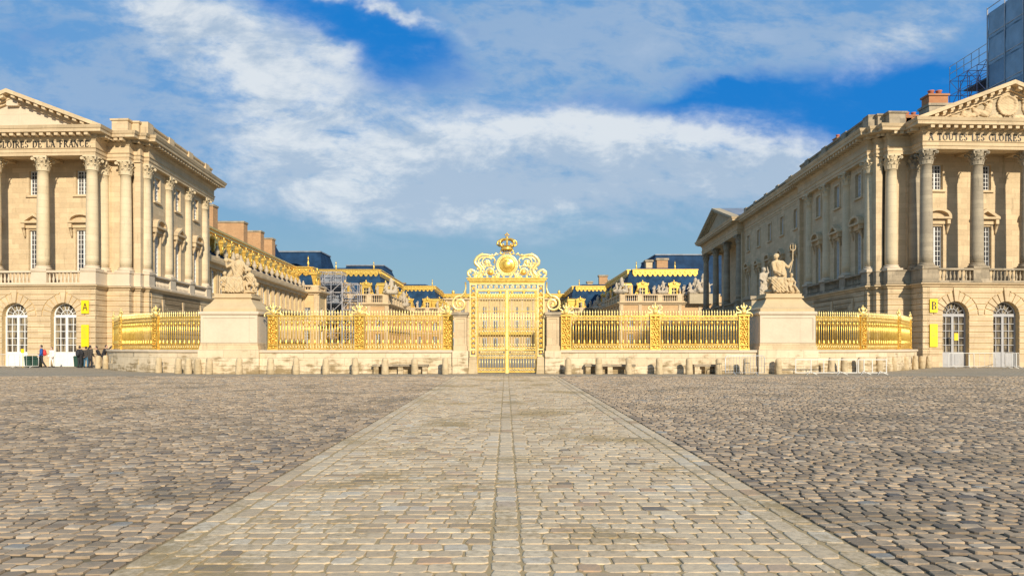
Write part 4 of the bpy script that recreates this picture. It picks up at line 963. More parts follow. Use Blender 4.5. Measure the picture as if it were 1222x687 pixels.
# crest of the gate. px->m: x=(zx-413)*.131*.0491, z=5.74+(430-zy)*.131*.0491
def K(zx, zy): return ((zx-413)*.00643, 0, 5.74+(430-zy)*.00643)
m = MB(); 
def ring(c, r, t, y=0, n=32): return [(c[0]+r*math.cos(2*PI*i/n), y, c[2]+r*math.sin(2*PI*i/n)) for i in range(n+1)]
cc = K(413, 308)
m.tube(ring(cc, .60, 0), .06, 6); m.tube(ring(cc, .50, 0), .045, 6)
for i in range(28): a = 2*PI*i/28; m.ball((cc[0]+.55*math.cos(a), -.02, cc[2]+.55*math.sin(a)), .04)
for sg in (-1, 1):
    def Q(pts): return [(sg*(zx-413)*.00643, 0, 5.74+(430-zy)*.00643) for zx, zy in pts]
    big = [(413+v, w_) for v, w_ in ((330,425),(355,400),(355,370),(330,352),(300,360),(288,385),(300,402),(316,398))]; m.tube(Q(big), [.07,.085,.085,.085,.085,.08,.07,.06], 6)
    m.tube(Q([(413+v, w_) for v, w_ in ((300,425),(262,400),(240,370),(240,345),(262,318),(290,295),(292,270),(270,235),(235,212),(200,212),(150,218),(122,222))]), [.07,.08,.10,.10,.10,.10,.10,.10,.10,.08,.07,.05], 6)
    m.tube(Q([(413+v, w_) for v, w_ in ((262,425),(225,400),(208,370),(212,340),(240,310),(262,290),(258,262),(235,240),(205,235),(160,238),(122,240),(108,262),(120,290))]), .055, 5)
    m.tube(Q([(413+v, w_) for v, w_ in ((122,222),(100,205),(82,205),(88,222))]), [.05,.06,.05,.03], 6)
    m.tube([(sg*q[0], 0, q[2]) for q in spiral(185*.00643, 5.74+(430-285)*.00643, .34, .06, 150, -420, n=30)], .05, 5)
    m.tube([(sg*q[0], 0, q[2]) for q in spiral(150*.00643, 5.74+(430-375)*.00643, .30, .05, -60, 460, n=30)], .05, 5)
    m.tube([(sg*q[0], 0, q[2]) for q in spiral(235*.00643, 5.74+(430-385)*.00643, .20, .04, -60, 400, n=24)], .045, 5)
    m.tube(Q([(413+v, w_) for v, w_ in ((20,425),(45,405),(52,380),(95,410),(120,425))]), .055, 5)
    m.tube(Q([(413+v, w_) for v, w_ in ((108,262),(110,320),(200,322),(215,345))]), .035, 5)
    for zx, zy, r in ((265,405,.10),(285,372,.08),(268,345,.08),(280,312,.07),(160,222,.09),(135,215,.08),(180,218,.07),(150,310,.07),(215,300,.06),(118,335,.07),(100,365,.07),(75,408,.08),(205,400,.08),(335,375,.09),(345,412,.08),(50,395,.06),(185,285,.13),(60,200,.07),(225,205,.08),(100,200,.07),(245,290,.07),(200,330,.07),(240,385,.07),(85,395,.08),(130,345,.06)): m.ball(Q([(413+zx, zy)])[0], r, r*.7, r)
    for an in range(0, 360, 45): c_ = Q([(413+150, 378)])[0]; m.ball((c_[0]+.13*math.cos(R(an)), -.03, c_[2]+.11*math.sin(R(an))), .07, .05, .07)
    for k in range(6):
        c_ = Q([(413+30+k*50, 420)])[0]; m.ball(c_, .07, .05, .09)
for sg in (-1, 1):                                    # acanthus leaves filling the scrolls
    for cx_, cz_, an0 in ((150, 378, 0), (225, 330, 40), (185, 285, 20), (265, 400, 80), (95, 400, 10)):
        for a in range(6):
            an = R(an0+a*60); X0 = sg*cx_*.00643; Z0_ = 5.74+(430-cz_)*.00643
            m.tube([(X0+.05*math.cos(an), .01, Z0_+.05*math.sin(an)), (X0+.14*math.cos(an+.3), -.03, Z0_+.14*math.sin(an+.3)), (X0+.21*math.cos(an+.8), 0, Z0_+.19*math.sin(an+.8))], [.03, .05, .012], 5)
cr = GB(m, 'crest', 'gold_pale')
m = MB(); m.lathe([(0.01, .14), (.15, .13), (.25, .09), (.38, .05), (.46, .05), (.48, 0)], (0, 0, 0), 28); m.v = [(a+cc[0], -c-.02, b_+cc[2]) for a, b_, c in m.v]
for i in range(16): a = 2*PI*i/16; m.tube([(cc[0]+.16*math.cos(a), -.12, cc[2]+.16*math.sin(a)), (cc[0]+.36*math.cos(a), -.09, cc[2]+.36*math.sin(a))], [.03, .008], 4)
for sg in (-1, 1): m.ball((sg*150*.00643, -.06, 5.74+(430-378)*.00643), .17, .10, .15)
GB(m, 'medallion', 'gold_deep', cr)
m = MB(); kz = 5.74+(430-170)*.00643                    # crown
for sg in (-1, 1): m.tube([(sg*q[0], 0, q[2]) for q in spiral(.24, kz-.13, .20, .05, 200, -300, n=20)], .045, 6)
m.lathe([(.33,0),(.36,.03),(.36,.09),(.33,.12),(.37,.20),(.42,.24)], (0, 0, kz), 20, cap=False); m.lathe([(.30,.02),(.30,.18)], (0, 0, kz), 16)
for i in range(12):
    a = 2*PI*i/12; m.ball((.43*math.cos(a), .43*math.sin(a), kz+.30), .055, .055, .085)
for i in range(8):
    a = 2*PI*i/8; ca, sa = math.cos(a), math.sin(a); m.tube([(r*ca, r*sa, kz+z) for r, z in ((.42,.22),(.58,.36),(.54,.52),(.34,.64),(.12,.64),(0,.60))], [.05,.065,.065,.065,.06,.05], 6)
m.ball((0, 0, kz+.74), .10); m.lathe([(.03,0),(.03,.12)], (0,0,kz+.80), 6)
for d in ((.0,.0,.10),(.09,0,.02),(-.09,0,.02)): m.ball((d[0], 0, kz+.90+d[2]), .055)
GB(m, 'crown', 'gold', cr)

# ------------------------------------------------------------------ statue pedestals and statues
def pedestal(x0, x1, side):
    xc = (x0+x1)/2; y0 = WY-.12; d = 2.9
    rt = root('statue_pedestal', 'large pale block pedestal carrying the ' + ('crowded seated group left of the gate' if side < 0 else 'figure with a trident right of the gate'), 'pedestal', (xc, y0, 0), group='statue pedestals')
    m = MB(); m.box(x0-.10, x1+.10, y0-.10, y0+d, 0, 1.42); m.build('plinth', 'wall_low', rt)
    m = MB(); m.box(x0-.05, x1+.05, y0-.05, y0+d, 1.42, 1.60); m.box(x0-.0, x1+.0, y0, y0+d, 1.60, 1.78); m.build('base_moulding', 'stone', rt)
    m = MB(); m.box(x0+.04, x1-.04, y0+.05, y0+d, 1.78, 3.42); t = .16
    m.box(x0+.02, x0+t, y0+.015, y0+.05, 1.80, 3.40); m.box(x1-t, x1-.02, y0+.015, y0+.05, 1.80, 3.40); m.box(x0+t, x1-t, y0+.015, y0+.05, 1.80, 1.80+t); m.box(x0+t, x1-t, y0+.015, y0+.05, 3.40-t, 3.40); m.build('block', 'pedestal', rt)
    m = MB(); P_ = [(x0, y0+.02), (x1, y0+.02), (x1, y0+d), (x0, y0+d)]
    m.sweep([(-1.2, 3.42), (.02, 3.42), (.07, 3.48), (.07, 3.58), (.02, 3.62), (-1.2, 3.62)], [P_[3], P_[0], P_[1], P_[2]], closed=True); m.build('cap', 'pedestal', rt)
    m = MB(); pr = [(-1.0, 3.622), (-.12, 3.622), (-.12, 3.78), (-.18, 3.88), (-.42, 4.12), (-.58, 4.36), (-.62, 4.42), (-.50, 4.44), (-.50, 4.54), (-1.0, 4.54)] if side < 0 else [(-1.0, 3.622), (-.06, 3.622), (-.06, 3.80), (-.20, 3.88), (-.42, 4.12), (-.58, 4.38), (-.62, 4.42), (-.50, 4.44), (-.50, 4.54), (-1.0, 4.54)]
    m.sweep(pr, [P_[3], P_[0], P_[1], P_[2]], closed=True); m.box(x0+.9, x1-.9, y0+.9, y0+d-.9, 3.7, 4.53); m.build('attic', 'statue', rt)
    m = MB(); m.box(x0+.58, x1-.58, y0+.60, y0+d-.6, 4.542, 4.70); m.build('statue_base', 'statue', rt)
pedestal(-17.75, -14.42, -1); pedestal(14.72, 17.98, 1)
def folds(co): return (.035*np.abs(np.sin(co[:,0]*9+co[:,2]*7+3.5*np.sin(co[:,0]*3.1+co[:,2]*3.7)))+.02*np.sin(co[:,0]*17-co[:,2]*13+2*np.sin(co[:,1]*7))-.025)*np.clip((1.9-co[:,2])*.9, 0, 1) + .008*np.sin(co[:,0]*41+co[:,1]*37)*np.sin(co[:,2]*33)
def human(m, J, k=1.0):                                    # J: joints; thick limbs for stone figures
    g = lambda n: Vector(J[n])
    hd, nk = g('head'), g('neck'); dr = (hd-nk).normalized()
    m.ball(hd, .125*k, .14*k, .165*k, 12, 10); m.limb(nk, hd, .075*k, .07*k)
    f = Vector(J.get('face', (0, -1, 0))).normalized(); m.ball(hd+f*.145*k+Vector((0,0,-.01)), .025*k, .03*k, .045*k); m.ball(hd+f*.09*k+Vector((0,0,-.11*k)), .05*k, .05*k, .035*k)
    m.ball(hd-f*.05*k+Vector((0,0,.05*k)), .145*k, .145*k, .13*k, 12, 8)
    for s in 'LR':
        m.limb(nk+Vector((0,0,-.05)), g('sh'+s), .09*k, .10*k); m.limb(g('sh'+s), g('el'+s), .088*k, .065*k); m.limb(g('el'+s), g('ha'+s), .066*k, .042*k)
        h = g('ha'+s); d = (h-g('el'+s)).normalized(); m.ball(h+d*.05*k, .05*k, .035*k, .06*k)
        m.limb(g('hip'+s), g('kn'+s), .14*k, .095*k); m.limb(g('kn'+s), g('ft'+s), .092*k, .055*k); t = Vector(J.get('toe'+s, (0,-.2,-.03))); m.limb(g('ft'+s), g('ft'+s)+t*k, .06*k, .04*k)
    ch = (g('shL')+g('shR'))/2; pv = (g('hipL')+g('hipR'))/2; mid = ch.lerp(pv, .5)
    m.limb(ch+Vector((0,0,-.10)), mid, .19*k, .15*k); m.limb(mid, pv, .15*k, .18*k); m.limb(g('shL')+Vector((0,0,-.08)), g('hipL').lerp(mid,.3), .12*k, .12*k); m.limb(g('shR')+Vector((0,0,-.08)), g('hipR').lerp(mid,.3), .12*k, .12*k)
def finish_stone(mb, name, label, cat, loc, voxel=.022, mat='statue', rotz=0, group=None, sc=1):
    me = remesh(mb, voxel, 1, folds); me.materials.clear(); me.materials.append(MATS[mat]); o = bpy.data.objects.new(name, me); C.objects.link(o); o.location = loc; o.rotation_euler = (0,0,rotz); o.scale = (sc,)*3
    return tag(o, label, cat, group)
m = MB()
human(m, dict(head=(-.43,-.05,2.26), neck=(-.36,0,2.02), face=(-.9,-.5,.25), shL=(-.60,-.05,1.86), shR=(.02,.05,1.90), elL=(-.62,-.22,1.44), haL=(-.12,-.40,1.14), elR=(.34,0,1.60), haR=(.55,-.05,2.00),
    hipL=(-.38,.05,.95), hipR=(-.06,.05,.95), knL=(-.88,-.42,.88), knR=(-.10,-.60,.84), ftL=(-.62,-.50,.18), ftR=(-.02,-.60,.16)), 1.12)
for a in range(9): t = a/8; m.limb((-.80+.75*t, -.50-.08*math.sin(t*PI), .86), (-.70+.80*t, -.52+.04*math.sin(a*2), .12), .12, .07+.02*(a % 2))   # drapery over the legs
for a in range(5): t = a/4; m.limb((-.95+.2*t, -.3, .88), (-.85+.3*t, -.1, .2), .11, .07)
m.limb((.05,.1,1.85), (-.05,-.15,1.1), .12, .14); m.limb((.1,.15,1.5), (.25,.25,.5), .14, .2)
m.ball((0,.1,.4), .6, .4, .5); m.ball((-.3,.1,.15), .85, .5, .2)
human(m, dict(head=(.47,-.15,1.14), neck=(.45,-.12,1.0), face=(-.5,-.8,.2), shL=(.30,-.12,.92), shR=(.56,-.10,.92), elL=(.14,-.25,.86), haL=(.0,-.35,1.0), elR=(.66,-.2,.72), haR=(.60,-.3,.5), hipL=(.36,-.1,.50), hipR=(.5,-.1,.5), knL=(.28,-.38,.42), knR=(.62,-.35,.45), ftL=(.36,-.45,.12), ftR=(.78,-.3,.14), toeL=(0,-.12,0), toeR=(.1,-.1,0)), .74)
m.ball((.80,-.2,.12), .16, .16, .14); m.ball((.5,0,.25), .35, .3, .28)
st = finish_stone(m, 'seated_statue', 'pale statue of a seated figure raising a trident, child at its knee, right pedestal', 'statue', (ux(934, 44.2), 44.2, 4.70))
m = MB(); m.tube([(.42,-.02,1.30), (.56,-.10,2.03), (.58,-.08,2.62)], .028, 6)
for dx_ in (-.14, 0, .14): m.tube([(.58,-.08,2.58), (.58+dx_,-.08,2.68), (.58+dx_*1.15,-.08,2.82), (.58+dx_*.9,-.08,3.00+.05*(dx_ == 0))], [.025,.028,.024,.008], 6); m.ball((.58+dx_*1.05,-.08,2.88), .035, .03, .04)
put('trident', m.mesh('trident', 'statue'), st)
m = MB()
human(m, dict(head=(.0,-.05,2.25), neck=(.02,0,2.02), face=(.4,-.9,.1), shL=(-.28,-.02,1.84), shR=(.32,0,1.88), elL=(-.58,-.15,1.62), haL=(-.62,-.25,1.95), elR=(.55,-.1,1.55), haR=(.62,-.35,1.3),
    hipL=(-.17,.05,1.02), hipR=(.17,.05,1.02), knL=(-.25,-.55,.85), knR=(.30,-.55,.90), ftL=(-.42,-.60,.18), ftR=(.50,-.55,.20)), 1.12)
m.ball((-.60,-.2,2.02), .16, .14, .15); m.limb((-.3,0,2.0), (-.6,-.1,2.05), .09, .12)
for a in range(9): t = a/8; m.limb((-.32+.70*t, -.55, .86), (-.50+1.0*t, -.60+.05*math.sin(a*2), .12), .12, .08)
human(m, dict(head=(.74,-.15,1.45), neck=(.76,-.1,1.27), face=(-.6,-.6,.3), shL=(.60,-.1,1.16), shR=(.92,-.1,1.14), elL=(.48,-.3,1.0), haL=(.35,-.4,1.15), elR=(1.05,-.2,.85), haR=(.98,-.35,.62), hipL=(.72,-.05,.66), hipR=(.92,-.05,.64), knL=(.66,-.4,.50), knR=(1.05,-.35,.5), ftL=(.78,-.3,.12), ftR=(1.16,-.2,.12)), .88)
human(m, dict(head=(-.66,-.25,1.22), neck=(-.68,-.2,1.06), face=(.6,-.6,.2), shL=(-.84,-.2,.96), shR=(-.54,-.2,.98), elL=(-.95,-.3,.72), haL=(-.8,-.45,.6), elR=(-.42,-.35,.85), haR=(-.3,-.5,.95), hipL=(-.8,-.1,.5), hipR=(-.6,-.1,.5), knL=(-.85,-.45,.45), knR=(-.5,-.45,.5), ftL=(-.72,-.5,.12), ftR=(-.42,-.55,.12)), .8)
m.ball((0,.1,.5), .75, .4, .55); m.ball((.1,.0,.12), 1.15, .55, .16); m.limb((.4,.2,1.6), (1.0,.2,.6), .2, .2); m.limb((-.3,.2,1.5), (-.8,.15,.7), .18, .18)
finish_stone(m, 'seated_statue', 'pale stone statue group of one seated figure between two smaller ones, on the left pedestal', 'statue', (ux(283.5, 44.2), 44.2, 4.70))
m = MB()
human(m, dict(head=(.03,-.02,1.82), neck=(0,0,1.62), shL=(-.20,0,1.50), shR=(.20,0,1.50), elL=(-.30,-.1,1.2), haL=(-.15,-.25,1.05), elR=(.34,-.05,1.62), haR=(.24,-.1,1.92), hipL=(-.10,0,.95), hipR=(.10,0,.95), knL=(-.12,-.08,.5), knR=(.12,0,.5), ftL=(-.14,0,.08), ftR=(.14,.05,.08)), 1.0)
for a in range(5): t = a/4; m.limb((-.18+.36*t, -.05, 1.0), (-.25+.5*t, .02, .10), .09, .06)
m.lathe([(.35,0),(.35,.06)], n=12)
st0 = finish_stone(m, 'standing_statue', 'standing weathered statue with one arm raised, on the stone pier left of the trident statue', 'statue', (ux(911, 50), 50, 4.95), .035, 'statue_far', .2, 'standing statues'); st0.scale = (1.0,)*3
p = root('stone_pier', 'tall weathered stone pier behind the fence beside the right statue pedestal', 'pier', (ux(911, 50), 50, 0))
xq = ux(911, 50); m = MB(); m.box(xq-1.1, xq+.9, 49.3, 51, 0, 3.9); m.box(xq-1.0, xq+.8, 49.4, 51, 4.1, 4.72); m.build('shaft', 'stone_dull', p)
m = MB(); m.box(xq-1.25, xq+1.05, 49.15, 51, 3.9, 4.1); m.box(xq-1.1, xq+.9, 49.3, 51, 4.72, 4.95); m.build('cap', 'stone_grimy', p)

# ------------------------------------------------------------------ bollards
m = MB(); m.lathe([(.215,0),(.205,.25),(.175,.80),(.165,.88),(.13,.93),(.05,.955)], n=14, cap=True)
bol_me = [remesh(m, .04, 1, (lambda ph: (lambda co: .010*np.sin(co[:,0]*31+ph)*np.sin(co[:,2]*13+ph*2)))(ph)) for ph in (0, 1.7, 3.1)]
for b_ in bol_me: b_.materials.clear(); b_.materials.append(MATS['bollard'])
def bollard(x, y, label, grp='stone bollards in front of the fence'):
    o = bpy.data.objects.new('stone_bollard', random.choice(bol_me)); C.objects.link(o); o.location = (x, y, -.01); o.rotation_euler = (R(random.uniform(-1.5,1.5)), R(random.uniform(-1.5,1.5)), random.random()*6)
    k = random.uniform(.94, 1.05); o.scale = (k, k, random.uniform(.96, 1.04)); tag(o, label, 'bollard', grp)
for i, u in enumerate((531.4, 495, 459.5, 424, 388.8, 353.2, 322.8)): bollard(ux(u, 42.1), 42.1, ORD[i] + ' stone bollard to the left of the gate, in front of the low wall')
for i, u in enumerate((678, 714.7, 750.4, 786.7, 822.4, 857.6, 891)): bollard(ux(u, 42.1), 42.1, ORD[i] + ' stone bollard to the right of the gate, in front of the low wall')
bollard(ux(285, 42.1), 42.1, 'stone bollard in front of the left statue pedestal, gate side half'); bollard(ux(249.5, 42.3), 42.3, 'stone bollard in front of the outer edge of the left statue pedestal')
bollard(ux(929, 42.3), 42.3, 'stone bollard in front of the right statue pedestal')
for i, (u, Y) in enumerate(((236.4,42.6),(224.8,42.8),(212.5,43),(189,44.5),(167.7,46.5),(151,48.4),(136.2,50.2),(126,51.8),(117,53.2))): bollard(ux(u, Y), Y, ORD[i] + ' bollard outward from the left statue pedestal along the curved wall')
for i, (u, Y) in enumerate(((969.5,43),(991.8,43.3),(1007.5,43.8),(1027,44.5),(1049.4,46),(1066.4,47.6),(1080.9,49.4),(1092,51),(1100,52.6),(1108,54.2))): bollard(ux(u, Y), Y, ORD[i] + ' bollard outward from the right statue pedestal along the curved wall')

# ------------------------------------------------------------------ crowd barriers, bins
def barrier(label, x, y, rz, L=2.2, H=1.05, mat='steel', nb=14, zoff=0):
    rt = root('crowd_barrier', label, 'barrier', (x, y, zoff), rz, 'metal crowd barriers'); m = MB()
    m.tube([(-L/2,0,.12), (-L/2,0,H-.1), (-L/2+.1,0,H), (L/2-.1,0,H), (L/2,0,H-.1), (L/2,0,.12)], .022, 6); m.tube([(-L/2,0,.14), (L/2,0,.14)], .018, 6)
    put('frame', m.mesh('frame', mat), rt); m = MB()
    for i in range(1, nb): xx = -L/2+L*i/nb; m.tube([(xx,0,.14), (xx,0,H)], .010, 5)
    put('bars', m.mesh('bars', mat), rt)
    for sx in (-.62, .62):
        m = MB(); m.tube([(0,0,.14), (0,-.10,.10), (0,-.32,.02)], .018, 6); m.tube([(0,0,.14), (0,.10,.10), (0,.32,.02)], .018, 6); put('foot', m.mesh('foot', mat), rt, (sx*L/2.2*1.4/1.4, 0, 0))
    return rt
def wide_barrier(label, x0, x1, y, uprights, mat='steel_white', H=.88):
    rt = root('crowd_barrier', label, 'barrier', ((x0+x1)/2, y, 0), 0, 'metal crowd barriers'); m = MB(); m.box(x0, x1, y-.02, y+.02, H-.045, H); m.box(x0, x1, y-.02, y+.02, .10, .145)
    for q in uprights: m.box(q-.02, q+.02, y-.018, y+.018, .145, H-.045)
    m.build('frame', mat, rt)
    return rt
def feet(rt, xs_, y, mat='steel_white'):
    for q in xs_:
        m = MB(); m.tube([(q-.28,y-.35,.02), (q,y,.20), (q+.28,y-.35,.02)], .025, 5); m.tube([(q,y,.2), (q,y+.3,.02)], .025, 5); m.build('foot', mat, rt)
YB = 41.5
b1 = wide_barrier('long white barrier lying across the front of the right curved wall', ux(948.8, YB), ux(1023, YB), YB, [ux(u, YB) for u in (949.5, 967.8, 983, 1000.5, 1022.5)]); feet(b1, [ux(966, YB), ux(1002, YB)], YB)
b2 = wide_barrier('short white barrier with splayed feet at the right end of the long one', ux(1024, YB), ux(1058.6, YB), YB, [ux(u, YB) for u in (1024.5, 1031, 1041, 1057.8)]); feet(b2, [ux(1030, YB), ux(1050, YB)], YB)
barrier('grey steel barrier in front of the right statue pedestal', ux(889, 41), 41, R(3), 2.2, 1.08)
for i, (u, Y, lb) in enumerate(((1147, 54, 'grey steel barrier before the first arched door of the right pavilion'), (1172, 54.2, 'grey steel barrier between the two arched doors of the right pavilion'))): barrier(lb, ux(u, Y), Y, R(2-3*i), 1.9, 1.1, 'steel_white', 5)
barrier('grey steel barrier set edge on before the second arched door of the right pavilion', ux(1206, 53), 53, R(75), 2.0, 1.15, 'steel_white', 6); barrier('steel barrier tilted slightly beside the edge on one, at the right border', ux(1212, 54.5), 54.5, R(40), 1.6, 1.1, 'steel_white', 6)
for i, (u, Y, lb) in enumerate(((7, 55.5, 'grey steel barrier at the left border before the first arched door'), (28, 55, 'steel barrier before the first arched door of the left pavilion'))): barrier(lb, ux(u, Y), Y, R(-4+6*i), 2.2, 1.0, 'steel_white', 5)
def bin_(u, Y, lb):
    rt = root('green_bin', lb, 'bin', (ux(u, Y), Y, 0), 0, 'green bins'); rt.scale = (.8, .8, .95); m = MB(); m.frustum(0, 0, .06, .82, .36, .28, .42, .32); put('body', m.mesh('body', 'bin_green'), rt)
    m = MB(); m.frustum(0, 0, .82, .92, .45, .35, .38, .28); m.box(-.2, .2, -.37, -.34, .84, .88); put('lid', m.mesh('lid', 'bin_green'), rt)
    for s in (-1, 1): m = MB(); m.tube([(-.03,0,0),(.03,0,0)], .08, 12); put('wheel', m.mesh('wheel', 'cloth_black'), rt, (s*.36, .2, .08))
bin_(36.5, 56.0, 'dark green bin left of the striding person, by the left pavilion'); bin_(43.5, 56.0, 'dark green bin directly behind the striding person with the red backpack'); bin_(95, 56.2, 'green bin half hidden behind the person in black by the second arched door')
m = MB(); m.box(ux(1154.5-14.5, 56.3)-.0, ux(1154.5-14.5, 56.3)+.30, 56.42, 56.44, 2.05, 2.6); tag(m.build('notice', 'yellow_sign'), 'small yellow notice taped inside the first arched door of the right pavilion', 'notice')
m = MB(); m.box(ux(33, 56.3)-.26, ux(33, 56.3)-.02, 55.9, 55.93, 1.1, 1.4); m.box(ux(33, 56.3)-.14, ux(33, 56.3)-.11, 55.93, 55.96, 0, 1.2); tag(m.build('notice_board', 'yellow_sign'), 'small pale yellow notice on a post before the first arched door of the left pavilion', 'notice')

# ------------------------------------------------------------------ people
def person(label, x, y, rz, top, legs, hairc='hair', pack=None, lean=0.0, stride=.0, armup=False, H=1.72, top_l=.0, armf=.15):
    rt = root('person', label, 'person', (x, y, 0), rz, 'visitors by the left pavilion'); k = H/1.75
    V3 = lambda a, b_, c: (a*k, (b_ - lean*max(0, c-.9))*k, c*k)
    J = dict(head=V3(0,-.03,1.62), neck=V3(0,0,1.47), shL=V3(-.185,0,1.40), shR=V3(.185,0,1.40), elL=V3(-.25,.03,1.12), elR=V3(.25,.03,1.12), haL=V3(-.24,-armf,.90), haR=V3(.24,-armf,.90),
             hipL=V3(-.09,0,.92), hipR=V3(.09,0,.92), knL=V3(-.10,-.05-stride*.5,.50), knR=V3(.10,-.03+stride*.35,.50), ftL=V3(-.11,.02-stride,.08), ftR=V3(.11,.02+stride,.08+stride*.2))
    if armup: J['elR'] = V3(.36,-.15,1.42); J['haR'] = V3(.34,-.28,1.66)
    g = {a: Vector(b_) for a, b_ in J.items()}
    def core(m, e, arms=True, lg=True, torso=True, hd=True, slv=1.0):
        if torso:
            ch = (g['shL']+g['shR'])/2; pv = (g['hipL']+g['hipR'])/2
            for s in (-1, 1):
                m.limb(ch+Vector((s*.09*k,0,-.06)), pv+Vector((s*.06*k,0,.02)), (.105+e)*k, (.10+e)*k)
            m.limb(g['shL']+Vector((.02,0,-.01)), g['shR']+Vector((-.02,0,-.01)), (.062+e)*k, (.062+e)*k)
        for s in 'LR':
            if arms:
                m.limb(g['sh'+s], g['el'+s], (.052+e)*k, (.040+e)*k); m.limb(g['el'+s], g['el'+s].lerp(g['ha'+s], slv), (.040+e)*k, ((.028 if slv == 1 else .034)+e)*k)
            if lg: m.limb(g['hip'+s], g['kn'+s], (.088+e)*k, (.056+e)*k); m.limb(g['kn'+s], g['ft'+s], (.056+e)*k, (.036+e)*k)
    m = MB(); core(m, 0); hd = g['head']; m.limb(g['neck']+Vector((0,0,-.05)), hd, .052*k, .05*k)
    m.ball(hd+Vector((0,0,.01)), .076*k, .092*k, .115*k, 14, 12); m.limb(hd+Vector((0,-.085*k,.0)), hd+Vector((0,-.105*k,-.03*k)), .012, .016); m.ball(hd+Vector((0,-.06*k,-.075*k)), .04*k, .035*k, .03*k)
    for s in (-1, 1): m.ball(hd+Vector((s*.078*k,.005,-.005)), .012, .022, .032); m.ball(hd+Vector((s*.03*k,-.082*k,.012)), .013, .01, .010)
    m.ball(hd+Vector((0,-.092*k,-.055*k)), .022, .01, .008)
    for s, sg in (('L', -1), ('R', 1)):
        h = g['ha'+s]; d = (h-g['el'+s]).normalized(); sd_ = Vector((0,1,0)).cross(d).normalized(); fw = d.cross(sd_)
        m.limb(h, h+d*.08*k, .026, .03)
        for i, (o_, l) in enumerate(((-.028,.06),(-.010,.075),(.010,.07),(.027,.055))):
            a = h+d*.085*k+fw*o_; b_ = a+d*l*.55; m.limb(a, b_, .0095, .009); m.limb(b_, b_+(d*.6-sd_*sg*.6*-1).normalized()*l*.5, .009, .008)
        m.limb(h+d*.03*k+fw*-.025, h+d*.075*k+fw*-.055, .012, .010)
    for s in 'LR': m.limb(g['ft'+s]+Vector((0,.03,-.03)), g['ft'+s]+Vector((0,-.15*k,-.045)), .035, .03)
    me = remesh(m, .009, 1); me.materials.clear(); me.materials.append(MATS['skin']); put('body', me, rt)
    m = MB(); core(m, .022, lg=False, slv=.92 if top_l >= 0 else 1); m.limb((g['shL']+g['shR'])/2+Vector((0,0,-.02)), g['neck']+Vector((0,0,-.03)), .09*k, .065*k)
    pv = (g['hipL']+g['hipR'])/2; m.limb(pv+Vector((-.06,0,.04)), pv+Vector((-.06,0,-.04-top_l)), .125*k, .115*k); m.limb(pv+Vector((.06,0,.04)), pv+Vector((.06,0,-.04-top_l)), .125*k, .115*k)
    me = remesh(m, .02, 1, lambda co: .006*np.sin(co[:,2]*40+co[:,0]*15)); me.materials.clear(); me.materials.append(MATS[top]); put('jacket', me, rt)
    m = MB(); core(m, .018, arms=False, torso=False); m.limb(g['hipL'], g['hipR'], .11*k, .11*k); me = remesh(m, .02, 1, lambda co: .005*np.sin(co[:,2]*45+co[:,1]*20)); me.materials.clear(); me.materials.append(MATS[legs]); put('trousers', me, rt)
    m = MB(); m.ball(hd+Vector((0,.025*k,.035*k)), .088*k, .095*k, .108*k, 12, 10); m.ball(hd+Vector((0,.06*k,-.03*k)), .07*k, .05*k, .07*k); put('hair', m.mesh('hair', hairc), rt)
    for s in 'LR': m = MB(); m.limb(g['ft'+s]+Vector((0,.04,-.03)), g['ft'+s]+Vector((0,-.16*k,-.04)), .048, .038); put('shoe', m.mesh('shoe', 'cloth_black'), rt)
    if pack:
        m = MB(); c = (g['shL']+g['shR'])/2+Vector((0,.20,-.24)); m.ball(c, .17, .12, .25, 12, 10); m.ball(c+Vector((0,.09,-.08)), .12, .06, .13)
        for s in (-1, 1): m.tube([c+Vector((s*.11,-.06,.2)), c+Vector((s*.13,-.20,.29)), c+Vector((s*.13,-.30,.12)), c+Vector((s*.14,-.22,-.12)), c+Vector((s*.12,-.06,-.18))], .018, 5)
        put('backpack', m.mesh('backpack', pack), rt)
    return rt
person('person in a blue top striding left with a red backpack', ux(49.5, 55.5), 55.5, R(-65), 'cloth_blue', 'cloth_black', pack='cloth_red', stride=.26, H=1.70)
person('person dressed all in white walking before the second arched door', ux(61.8, 56), 56, R(-10), 'cloth_white', 'cloth_white', stride=.08, H=1.55)
person('person in black jacket with black backpack, seen from behind', ux(95, 55.2), 55.2, R(175), 'cloth_black', 'cloth_black', pack='cloth_black', H=1.64)
person('person in dark brown coat right of the one in black, arm to the head', ux(107.5, 54.8), 54.8, R(165), 'cloth_brown', 'cloth_black', H=1.66, top_l=.1, armup=True)
person('person in blue jeans half hidden behind the brown coat', ux(102.6, 55.8), 55.8, R(190), 'cloth_brown', 'denim', H=1.60)
person('person in dark clothes leaning forward behind the bollards with one arm up', ux(123.5, 55.0), 55.0, R(100), 'cloth_black', 'cloth_black', lean=.25, armup=True, H=1.70)
person('person in dark clothes stooping left of the leaning one behind the bollards', ux(119.4, 55.3), 55.3, R(-60), 'cloth_black', 'cloth_black', lean=.35, H=1.62)
